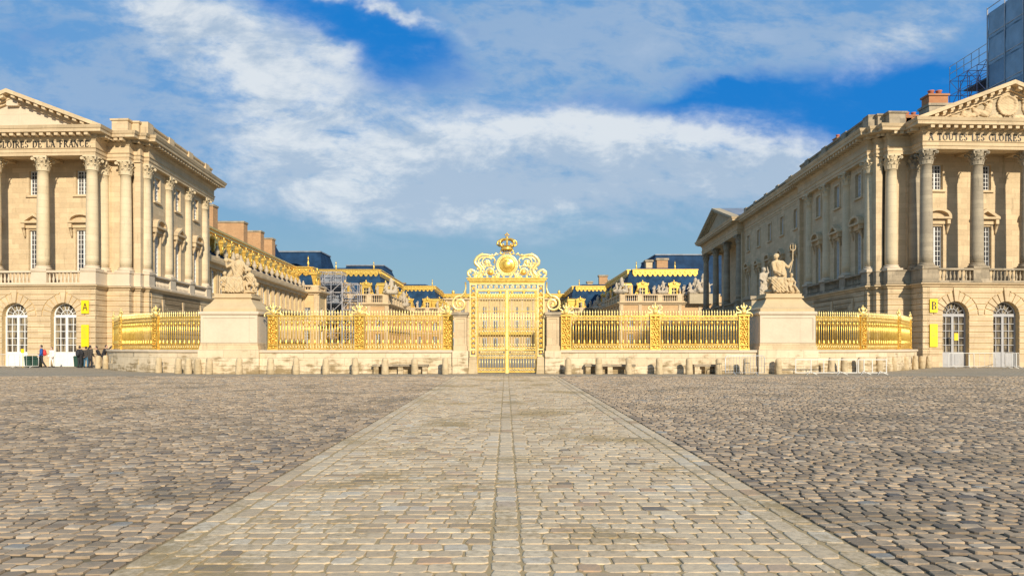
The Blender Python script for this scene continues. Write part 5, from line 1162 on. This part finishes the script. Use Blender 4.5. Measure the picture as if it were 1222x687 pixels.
#PART3
# ------------------------------------------------------------------ the court behind the gate
def zat(v, Y): return 1.6+(413-v)*Y/882
def urn_mesh():
    m = MB(); m.box(-.25,.25,-.25,.25,0,.2); m.lathe([(.15,.2),(.10,.35),(.30,.6),(.34,.85),(.22,1.05),(.26,1.12),(.12,1.3),(.16,1.45),(.03,1.65)], n=10); ME['urn'] = m.mesh('urn', 'statue_far')
    m = MB(); m.lathe([(.22,0),(.10,.25),(.22,.5),(.12,.7),(.06,.9),(.14,1.05),(.02,1.5)], n=8); ME['finial'] = m.mesh('finial', 'gold')
urn_mesh()
def dormer_mesh():
    m = MB(); m.box(-1.25,-.62,-.35,2.2,0,2.9); m.box(.62,1.25,-.35,2.2,0,2.9); m.box(-.62,.62,-.35,2.2,2.25,2.9); m.box(-.62,.62,-.30,.2,0,.25); m.box(-1.45,1.45,-.5,2.2,2.9,3.1)
    F0 = Fr((0,0),(1,0),(0,-1)); m.fprism(F0, [(1.35*math.cos(PI*i/10), 3.1+.85*math.sin(PI*i/10)) for i in range(11)], -2.0, .45)
    for s in (-1, 1):
        m.tube([(s*q[0],-.3,q[2]) for q in spiral(1.55,.55,.42,.1,180,-260,n=14)], .13, 5); m.tube([(s*1.35,-.35,3.1),(s*1.5,-.35,3.5),(s*1.2,-.35,3.7)], .12, 5); m.tube([(s*1.3,-.3,2.6),(s*1.5,-.3,1.6),(s*1.75,-.3,.9)], .12, 5)
    m.ball((0,-.45,3.5), .45,.2,.4); m.lathe([(.25,0),(.12,.2),(.22,.4),(.02,.75)], (0,-.1,3.9), 8)
    p = MB(); p.box(-.62,.62,-.05,.02,.25,2.25); q = MB(); q.box(-.05,.05,-.12,-.05,.25,2.25); q.box(-.62,.62,-.11,-.055,1.35,1.45); q.box(-.62,-.54,-.11,-.055,.25,2.25); q.box(.54,.62,-.11,-.055,.25,2.25)
    ME['dormer'] = (m.mesh('dormer', 'gold'), p.mesh('pane', 'pane_dark'), q.mesh('sash', 'gold_pale'))
dormer_mesh()
def dormer(parent, x, y, z, rz=0, sc=1.0, org=(0,0,0)):
    o = put('dormer', ME['dormer'][0], parent, (x-org[0], y-org[1], z-org[2]), rz, sc if isinstance(sc, tuple) else (sc,)*3); put('pane', ME['dormer'][1], o); put('sash', ME['dormer'][2], o)
def lambrequin(m, F, s0, s1, z0, z1, n0=0, n1=.35, pitch=1.0):
    m.fbox(F, s0, s1, n0, n1, z0+.35*(z1-z0), z1); m.fbox(F, s0-.1, s1+.1, n0, n1+.18, z1, z1+.22); m.fbox(F, s0, s1, n0, n1+.10, z0+.35*(z1-z0), z0+.35*(z1-z0)+.12)
    k = max(1, int((s1-s0)/pitch)); w = (s1-s0)/k; zb = z0+.35*(z1-z0)
    for i in range(k):
        a = s0+i*w; m.fprism(F, [(a+w*.06, zb), (a+w*.94, zb), (a+w*.72, zb-(zb-z0)*.7), (a+w*.5, z0), (a+w*.28, zb-(zb-z0)*.7)], n0, n1*.9)
        x, y, z = F.p(a+w*.5, n1+.02, z0+.68*(z1-z0)); m.ball((x, y, z), .2, .12, .24, 6, 4)
def court_block(label, x0, x1, y0, y1, zc, zr, zb, dorms, bandw, inset=2.6, side=0, statues=(), finials=(), rows=2, wallmat='far_wall', brick=True):
    org = ((x0+x1)/2, y0, 0); rt = root('court_wing', label, 'palace building', org)
    F = Fr((x0, y0), (1, 0), (0, -1)); L = x1-x0
    wins = []
    n = max(1, round(L/4.6)); cs = [L*(i+.5)/n for i in range(n)]
    ops = [(c, 1.3, .9, 4.5) for c in cs]+[(c, 1.3, 6.2, 8.6) for c in cs]
    m = MB(); panel(m, F, 0, L, 0, zc, ops, .3)
    if side: sx = x1 if side > 0 else x0; SF = Fr((sx, y0), (0, 1), (side, 0)); SL = y1-y0; ns = max(1, round(SL/4.6)); sc_ = [SL*(i+.5)/ns for i in range(ns)]; panel(m, SF, 0, SL, 0, zc, [(c, 1.3, .9, 4.5) for c in sc_]+[(c, 1.3, 6.2, 8.6) for c in sc_], .3)
    ox = x0 if side > 0 else x1; m.add([(ox,y0,0),(ox,y1,0),(ox,y1,zc),(ox,y0,zc)], [(0,1,2,3)]); m.build('wall', wallmat, rt)
    for c in cs: window(rt, F, c, -.2, .9, 'fartall', org); window(rt, F, c, -.2, 6.2, 'far', org)
    if side:
        for c in sc_: window(rt, SF, c, -.2, .9, 'fartall', org); window(rt, SF, c, -.2, 6.2, 'far', org)
    m = MB()
    frames = [(F, L, cs)]+([(SF, SL, sc_)] if side else [])
    for G, LL, cc_ in frames:
        for c in [0.35]+[(cc_[i]+cc_[i+1])/2 for i in range(len(cc_)-1)]+[LL-.35]: m.fbox(G, c-.35, c+.35, 0, .18, 0, zc-.6)
        m.fbox(G, 0, LL, 0, .22, 5.2, 5.5)
    m.build('quoins', 'stone', rt)
    if brick:
        m = MB()
        for G, LL, cc_ in frames:
            ed = [0.35]+[(cc_[i]+cc_[i+1])/2 for i in range(len(cc_)-1)]+[LL-.35]
            for i, c in enumerate(cc_):
                for a, b_ in ((ed[i]+.5, c-.85), (c+.85, ed[i+1]-.5)):
                    if b_-a > .3:
                        for za, zb2 in ((.6, 4.9), (5.9, 9.2)): m.fbox(G, a, b_, 0, .05, za, zb2)
        m.build('brick_panels', 'brick_far', rt)
    path = [(x0, y1), (x0, y0), (x1, y0), (x1, y1)]
    m = MB(); m.sweep([(-.5, zc-.6), (.25, zc-.6), (.3, zc-.35), (.75, zc-.2), (.8, zc), (-.5, zc)], path); m.build('cornice', 'stone', rt)
    m = MB(); m.sweep([(-.5, zb-.3), (.15, zb-.3), (.15, zb), (-.5, zb)], path); m.sweep([(-.4, zc+.002), (.1, zc+.002), (.1, zc+.3), (-.4, zc+.3)], path)
    for G, LL, cc_ in frames:
        ed = [.6]+[(cc_[i]+cc_[i+1])/2 for i in range(len(cc_)-1)]+[LL-.6]
        for c in ed: m.fbox(G, c-.6, c+.6, -.42, .12, zc+.3, zb-.3)
        for i in range(len(ed)-1): baluster_row(m, G.p(ed[i]+.6, -.15, 0)[:2], G.p(ed[i+1]-.6, -.15, 0)[:2], zc+.3, zb-.3, .42, .15, 6)
    m.build('balustrade', 'stone', rt)
    i_ = inset; r0 = 1.0
    bot = [(x0+r0,y0+r0,zc+.01),(x1-r0,y0+r0,zc+.01),(x1-r0,y1-r0,zc+.01),(x0+r0,y1-r0,zc+.01)]; top = [(x0+i_,y0+i_,zr),(x1-i_,y0+i_,zr),(x1-i_,y1,zr),(x0+i_,y1,zr)]
    m = MB(); m.hexa(bot, top); t2 = [(x0+i_+3,y0+i_+4,zr+1.0),(x1-i_-3,y0+i_+4,zr+1.0),(x1-i_-3,y1-2,zr+1.0),(x0+i_+3,y1-2,zr+1.0)]; m.hexa([(a,b_,c+.01) for a,b_,c in top], t2); m.build('roof', 'slate', rt)
    m = MB(); a, b_ = bandw; G = Fr((0, y0+i_), (1, 0), (0, -1)); lambrequin(m, G, a, b_, zr-1.5, zr, -.3, .5, 1.15)
    if side: sx2 = x1-i_ if side > 0 else x0+i_; lambrequin(m, Fr((sx2, y0+i_), (0, 1), (side, 0)), 0, y1-y0-i_, zr-1.5, zr, -.3, .5, 1.15)
    m.build('gilded_ridge', 'gold', rt)
    for c in dorms: dormer(rt, c, y0+.9, zb-.35, 0, (.95, .95, .82), org)
    if side:
        for c in sc_[::2]: x, y, _ = SF.p(c, -1.0, 0); dormer(rt, x, y, zb-.35, SF.rot(), (.95, .95, .82), org)
    for c in finials: put('finial', ME['finial'], rt, (c-org[0], i_, zr+.15), 0, (1.1, 1.1, 1.4))
    for c in cs[:-1] if len(cs) > 1 else []: pass
    for G, LL, cc_ in frames:
        for i in range(len(cc_)-1):
            x, y, _ = G.p((cc_[i]+cc_[i+1])/2, -.15, 0)
            if i % 2 == 0: put('urn', ME['urn'], rt, (x-org[0], y-org[1], zb))
    return rt
court_block('nearer left court wing with slate roof and gilded ridge, behind the courtyard scaffold', -54, -27.7, 173, 214, 11.6, 19.6, 13.8, [ux(437, 174), ux(412, 174)], (-51.4, -30.3), side=1, finials=(ux(446.5, 176), ux(401.5, 176)))
court_block('farther left court wing with slate roof and gilded dormers, just left of the gate', -36, -19.0, 218, 250, 11.6, 19.4, 13.0, [ux(510, 219), ux(488, 219)], (-33.4, -21.6), side=1, finials=(ux(516, 221), ux(468, 221)))
court_block('nearer right court wing with two gilded dormers and statues on its balustrade', 26.7, 50, 173, 214, 11.9, 19.6, 13.8, [ux(766.6, 174), ux(804, 174)], (30.0, 45.4), side=-1, finials=(ux(759, 176), ux(805, 176)))
court_block('farther right court wing with slate roof and gilded dormers, just right of the gate', 17.6, 36, 218, 250, 11.6, 19.4, 13.0, [ux(692.4, 219), ux(722, 219)], (20.7, 33.4), side=-1, finials=(ux(691, 221), ux(738, 221)))
# centre facade of the innermost court
rt = root('court_facade', 'distant yellow stone facade closing the court, seen through the gate, with a gilded roof edge', 'palace building', (0, 252, 0)); org = (0, 252, 0)
F = Fr((-24, 252), (1, 0), (0, -1)); n = 13; cs = [48*(i+.5)/n for i in range(n)]
m = MB(); panel(m, F, 0, 48, 0, 18.2, [(c, 1.5, .6, 4.4) for c in cs]+[(c, 1.5, 6.4, 10.4) for c in cs]+[(c, 1.3, 12.6, 15.0) for c in cs], .35); m.build('wall', 'stone_warm', rt)
m = MB()
for i in range(n+1): c = 48*i/n; m.fbox(F, max(0, c-.3), min(48, c+.3), 0, .25, 0, 17.4)
m.fbox(F, 0, 48, 0, .4, 5.3, 5.8); m.fbox(F, 0, 48, 0, .4, 11.3, 11.7); m.fbox(F, 0, 48, 0, .8, 17.4, 17.95); m.build('stone_orders', 'stone', rt)
for c in cs: window(rt, F, c, -.2, .6, 'fartall', org); window(rt, F, c, -.2, 6.6, 'fartall', org); window(rt, F, c, -.2, 12.6, 'far', org)
m = MB(); m.box(-24, 24, 252, 264, 18.2, 19.3); m.build('roof', 'slate', rt)
m = MB(); lambrequin(m, F, 0, 48, 17.9, 19.2, -.2, .9, 1.6)
for i in range(12): m.ball((-22+4*i, 251.4, 19.9), .55, .3, .8, 8, 6)
m.build('gilded_roof_edge', 'gold', rt)
m = MB(); m.box(-9, 9, 250.6, 251.6, 5.5, 5.7); m.box(-9, 9, 250.6, 250.68, 5.7, 6.6); m.build('gilded_balcony', 'gold', rt)

# long left wing running away behind the left pavilion
p0, p1 = (-33.3, 77.6), (-36.35, 133.0); F, L = seg_frame(p0, p1); org = (p0[0], p0[1], 0)
rt = root('long_wing', 'long receding stone wing with a row of gilded dormers, behind the left pavilion', 'palace building', org)
n = 18; cs = [L*(i+.5)/n for i in range(n)]
m = MB(); panel(m, F, 0, L, 0, 11.2, [(c, 1.25, 2.9, 6.8) for c in cs]+[(c, 1.25, 7.7, 10.3) for c in cs], .3)
m.add([(-60, 77.6, 0), F.p(0, 0, 0), F.p(0, 0, 11.2), (-60, 77.6, 11.2)], [(0, 1, 2, 3)]); m.build('wall', 'stone_warm', rt)
m = MB()
for i in range(n+1):
    c = L*i/n
    for q in (-.42, .42): m.fbox(F, c+q-.18, c+q+.18, 0, .09, 2.6, 10.5)
m.fbox(F, 0, L, 0, .30, 7.0, 7.45); m.fbox(F, 0, L, 0, .30, 2.3, 2.6); m.build('pilasters', 'stone', rt)
for c in cs: window(rt, F, c, -.3, 3.0, 'fartall', org); window(rt, F, c, -.3, 7.75, 'far', org)
m = MB(); m.sweep([(-.5, 10.5), (.3, 10.5), (.35, 10.9), (.8, 11.05), (.85, 11.3), (-.5, 11.3)], [p0, p1])
m.sweep([(-.5, 11.302), (.12, 11.302), (.12, 12.0), (-.5, 12.0)], [p0, p1]); m.build('cornice', 'stone', rt)
m = MB(); A = [F.p(0, -.6, 11.6), F.p(L, -.6, 11.6), F.p(L, -2.2, 15.5), F.p(0, -2.2, 15.5)]; B_ = [F.p(0, -12, 15.6), F.p(L, -12, 15.6)]
m.add(A+B_, [(0, 1, 2, 3), (3, 2, 5, 4)]); m.add([F.p(0,-.6,11.2), F.p(0,-2.2,15.5), F.p(0,-14,15.5), F.p(0,-14,11.2)], [(0,1,2,3)]); m.build('roof', 'slate', rt)
m = MB(); G = Fr(F.p(0, -2.2, 0)[:2], F.d, F.n); m.fbox(G, 0, L, -.3, .7, 15.3, 15.65); m.fbox(G, 0, L, -.3, .9, 15.65, 15.9); m.fbox(G, 0, L, -.2, .45, 14.9, 15.3)
for i in range(int(L/1.0)): s_ = i+.5; x, y, z = G.p(s_, .5, 14.85); m.ball((x, y, z), .12, .16, .28, 6, 4)
m.build('gilded_ridge', 'gold', rt)
for i, c in enumerate(cs):
    x, y, _ = F.p(c, -.9, 0); dormer(rt, x, y, 12.75, F.rot(), (.52, .52, .5), org); x, y, _ = F.p(c+L/n/2, -.15, 0); put('urn', ME['urn'], rt, (x-org[0], y-org[1], 12.0), 0, (1.0, 1.0, .85))
# pavilion at the end of the wing
court_block('rounded stone pavilion ending the long left wing, beside the courtyard scaffold', -50, -33.9, 133.2, 139, 11.5, 15.9, 12.6, [], (-48, -35.9), inset=2.0, side=1, finials=(-36.2,), brick=False, wallmat='stone_warm')
# brick chimneys of the long wing
for x0, x1, y, zt, lb in ((-42.0, -38.0, 95.8, 20.0, 'tall brick chimney stack rising just behind the cornice of the left pavilion'), (-41.9, -38.0, 107, 19.7, 'broad brick chimney stack, nearest of the three on the long wing'), (-41.9, -38.0, 114.4, 19.5, 'brick chimney stack between two others on the long wing'), (-41.9, -38.0, 120, 19.2, 'brick chimney stack farthest along the long wing')):
    r_ = root('chimney', lb, 'chimney', ((x0+x1)/2, y, 15.5), 0, 'brick chimneys on the long left wing'); m = MB(); m.box(x0, x1, y, y+1.6, 13, zt-.25); m.build('stack', 'brick_far', r_); m = MB(); m.box(x0-.1, x1+.1, y-.1, y+1.7, zt-.25, zt); m.build('cap', 'stone_grimy', r_)
# big blue roofs behind
def hip(name, label, x0, x1, y0, y1, z0, z1, ix, iy, zwall=0):
    rt = root(name, label, 'roofed building', ((x0+x1)/2, y0, 0)); m = MB(); m.box(x0+.4, x1-.4, y0+.4, y1-.4, 0, z0); m.build('wall', 'far_wall', rt)
    m = MB(); m.hexa([(x0,y0,z0),(x1,y0,z0),(x1,y1,z0),(x0,y1,z0)], [(x0+ix,y0+iy,z1),(x1-ix,y0+iy,z1),(x1-ix,y1-iy,z1),(x0+ix,y1-iy,z1)]); m.build('roof', 'slate_dark', rt)
    m = MB(); m.box(x0+ix-.2, x1-ix+.2, y0+iy-.3, y1-iy+.3, z1, z1+.3); m.build('ridge_cap', 'lead', rt); return rt
hip('hipped_roof_building', 'dark blue hipped roof behind the gilded ridge at the end of the long left wing', -66, -43.5, 176, 196, 16, 24.6, 2.0, 5)
hip('hipped_roof_building', 'taller dark blue hipped roof beside the farthest brick chimney of the long wing', -72, -44.5, 140.5, 158, 14.5, 22.3, 3.2, 5)
hip('hipped_roof_building', 'low dark roof seen over the gilded ridge of the nearer left court wing', -52, -32, 216, 240, 15, 25.5, 4.5, 4)
hip('hipped_roof_building', 'large dark blue slate roof rising behind the nearer right court wing', 37.0, 66, 196, 225, 15, 26.2, 3.5, 4)
for u0, u1, v0, v1, Y, lb, mt in ((784, 797, 308, 322, 192, 'broad brick chimney before the large dark roof on the right', 'brick_far'), (771, 778.5, 310, 322, 190, 'slim stone chimney behind the gilded ridge of the nearer right wing', 'stone'), (715, 725, 328, 345, 240, 'brick and stone chimney behind the farther right wing', 'brick_far'), (726, 731, 334, 346, 240, 'small low chimney right of the one behind the farther right wing', 'brick_far'), (701, 707, 335.5, 346, 240, 'small pale chimney left of the others behind the farther right wing', 'stone'), (478, 483, 337, 346, 245, 'small dark chimney behind the farther left wing', 'brick')):
    x0, x1 = ux(u0, Y), ux(u1, Y); zt, z0 = zat(v0, Y), zat(v1, Y)-1; r_ = root('chimney', lb, 'chimney', ((x0+x1)/2, Y, z0), 0, 'distant court chimneys'); m = MB(); m.box(x0, x1, Y, Y+2, z0-3, zt-.5); m.build('stack', mt, r_); m = MB(); m.box(x0-.25, x1+.25, Y-.25, Y+2.25, zt-.5, zt); m.build('cap', 'stone_grimy', r_)
# statues on the court balustrades
def clone(x, y, z, sc, rz, lb, grp='statues on the court balustrades'):
    o = bpy.data.objects.new('standing_statue', st0.data); C.objects.link(o); o.location = (x, y, z); o.scale = (sc*1.2, sc*1.2, sc); o.rotation_euler = (0, 0, rz); tag(o, lb, 'statue', grp)
for u, v, Y, sc, lb in ((752, 350.5, 173.1, .98, 'small standing statue left of the first dormer of the nearer right wing'), (780.5, 350.5, 173.1, .98, 'small standing statue between the two dormers of the nearer right wing'), (816, 350.5, 173.1, 1.05, 'standing statue right of the second dormer of the nearer right wing'),
    (450.5, 351, 173.1, 1.0, 'small standing statue right of the gilded dormer of the nearer left wing'), (498, 367, 218.1, 1.0, 'small standing statue left of the dormer of the farther left wing'), (522, 367, 218.1, 1.0, 'small standing statue right of the dormer of the farther left wing'), (704.5, 367, 218.1, 1.0, 'small standing statue right of the dormer of the farther right wing')):
    clone(ux(u, Y), Y, zat(v, Y), sc, random.uniform(-.5, .5), lb)
m = MB()
for x, h, s in ((-.7, 1.5, .9), (.1, 2.2, 1.1), (.8, 1.3, .85)):
    m.ball((x, 0, h+.1), .17*s, .18*s, .2*s); m.limb((x, 0, h-.15), (x+.1, 0, h-.9), .28*s, .3*s); m.limb((x, 0, h-.9), (x-.25, -.4, .5), .22, .16); m.limb((x-.1, 0, h-.3), (x-.45, -.2, h-.7), .11, .08); m.limb((x+.15, 0, h-.3), (x+.5, -.2, h-.1), .11, .08)
m.ball((0, 0, .35), 1.25, .6, .4); me = remesh(m, .06, 1, folds); me.materials.clear(); me.materials.append(MATS['statue_far'])
for u, v, Y, sc, rz, lb in ((790.5, 350.5, 173.2, 1.25, 0, 'reclining statue group between the dormers on the nearer right wing'), (741, 350.5, 173.4, 1.6, -.6, 'large statue group on the corner of the nearer right wing'), (829, 351, 172, 1.6, 0, 'dark statue group at the right end of the right court balustrade'), (838.5, 350, 172, 1.9, .4, 'tall dark statue group beside the far columns of the right pavilion'),
    (466, 351, 173.4, 1.6, .6, 'large statue group on the corner of the nearer left wing'), (481, 366, 200, 1.7, .9, 'statue group stepping down behind the corner group of the left wing'), (725, 367, 200, 1.7, -.9, 'statue group stepping down behind the corner group of the right wing'), (398, 350, 171, 1.7, 0, 'pale statue group behind the courtyard scaffold'), (713, 369, 214, 1.6, -.9, 'low statue group left of the stepping group of the right wing')):
    o = bpy.data.objects.new('statue_group', me); C.objects.link(o); o.location = (ux(u, Y), Y, zat(v, Y)-.1); o.scale = (sc,)*3; o.rotation_euler = (0, 0, rz); tag(o, lb, 'statue', 'statue groups on the court balustrades')
m = MB(); m.box(ux(822, 172), ux(850, 172), 171.2, 174, 11.5, 13.75); tag(m.build('corner_terrace', 'stone_dull'), 'plain stone terrace corner carrying dark statues beside the far columns', 'terrace wall')

# ------------------------------------------------------------------ scaffolds
def scaffold(label, x0, x1, y0, y1, z0, z1, dx_, dz_, mat, r, decks=(), name='scaffold'):
    rt = root(name, label, 'scaffold', ((x0+x1)/2, y0, z0)); m = MB(); nx = max(1, round((x1-x0)/dx_)); nz = max(1, round((z1-z0)/dz_)); ny = max(1, round((y1-y0)/dx_))
    for i in range(nx+1):
        for j in range(ny+1): x = x0+(x1-x0)*i/nx; y = y0+(y1-y0)*j/ny; m.tube([(x, y, z0), (x, y, z1)], r, 5)
    for q in range(nz+1):
        z = z0+(z1-z0)*q/nz
        for j in range(ny+1): m.tube([(x0, y0+(y1-y0)*j/ny, z), (x1, y0+(y1-y0)*j/ny, z)], r*.85, 5)
        for i in range(nx+1): m.tube([(x0+(x1-x0)*i/nx, y0, z), (x0+(x1-x0)*i/nx, y1, z)], r*.85, 5)
    m.build('tubes', mat, rt); m = MB()
    for q in range(nz):
        za, zb = z0+(z1-z0)*q/nz, z0+(z1-z0)*(q+1)/nz
        for i in range(nx):
            a, b_ = x0+(x1-x0)*i/nx, x0+(x1-x0)*(i+1)/nx; m.tube([(a, y0, za if (i+q) % 2 else zb), (b_, y0, zb if (i+q) % 2 else za)], r*.8, 5)
        for j in range(ny):
            a, b_ = y0+(y1-y0)*j/ny, y0+(y1-y0)*(j+1)/ny; m.tube([(x0, a, za if (j+q) % 2 else zb), (x0, b_, zb if (j+q) % 2 else za)], r*.8, 5)
    m.build('braces', mat, rt)
    for z in decks: m = MB(); m.box(x0+.1, x1-.1, y0+.1, y1-.1, z, z+.12); m.build('deck', 'plank', rt)
    return rt
s_ = scaffold('grey tube scaffold tower in the court before the left wing', ux(382, 162), ux(408, 162), 162, 166, 0, zat(324, 162), 2.2, 2.2, 'scaffold', .09, (6.6, 11, 15)); 
m = MB(); m.box(ux(383, 166), ux(407, 166), 166.2, 166.3, 9, zat(325, 166)-.5); m.build('netting', 'lead', s_)
scaffold('lower grey scaffold landing with a stair, right of the court scaffold tower', ux(408.5, 162), ux(427, 162), 162, 166, 0, zat(338, 162), 1.8, 2.0, 'scaffold', .09, (8, 12))
rt = root('wrapped_scaffold', 'huge scaffold tower wrapped in blue grey netting, behind the right pavilion', 'scaffold', (62, 80, 0)); m = MB(); m.box(62, 80, 72, 95, 0, 44.3); m.build('netting', 'net', rt)
for i in range(7):
    for j in range(13):
        z_ = .2+j*3.4; y_ = 72.1+i*3.28
        if z_ > 20 and (i*7+j*5) % 4 != 0: m = MB(); F_ = Fr((61.97, y_), (0, 1), (-1, 0)); N = 5; m.v = [F_.p(3.2*a/N, .02+.05*math.sin(a*1.7+b_*1.1+i+j), z_+3.2*b_/N) for b_ in range(N+1) for a in range(N+1)]; m.f = [(b_*(N+1)+a, b_*(N+1)+a+1, (b_+1)*(N+1)+a+1, (b_+1)*(N+1)+a) for b_ in range(N) for a in range(N)]; m.sm = [True]*len(m.f); m.build('netting_sheet', 'net_pale' if j > 10 or (i+j) % 3 == 0 else 'net', rt)
m = MB()
for i in range(12): z = 4+i*3.4; m.box(61.9, 61.98, 71.9, 95.05, z, z+.10); m.box(61.9, 80, 71.9, 71.98, z, z+.10)
for i in range(8): y = 72+(23.0)*i/7; m.tube([(61.86, y, 0), (61.86, y, 44.6)], .06, 5)
for i in range(6): x = 62+18*i/5; m.tube([(x, 71.86, 0), (x, 71.86, 44.6)], .06, 5)
m.tube([(61.86, 71.9, 44.9), (61.86, 95, 44.9)], .06, 5); m.tube([(61.86, 95, 0), (61.86, 95, 45)], .09, 5); m.build('tubes', 'scaffold', rt)
s_ = scaffold('open blue scaffold bays with plank decks, hanging off the wrapped tower', 62, 65, 95.3, 103.3, 16, 38.6, 2.0, 2.1, 'scaffold_red', .05, (27.9, 33.5))
m = MB(); m.box(62.2, 64.8, 95.3, 100.5, 36.2, 36.4); m.build('deck', 'plank', s_); m = MB(); m.box(64.0, 64.1, 95.3, 100.3, 16, 36); m.build('netting', 'net', s_)
m = MB()
for z in (39.6, 40.6): m.tube([(62, 95.3, z), (62, 103.3, z)], .05, 5)
for i in range(6): y = 95.3+8*i/5; m.tube([(62, y, 38.6), (62, y, 40.6)], .05, 5)
m.build('guard_rail', 'steel', s_)
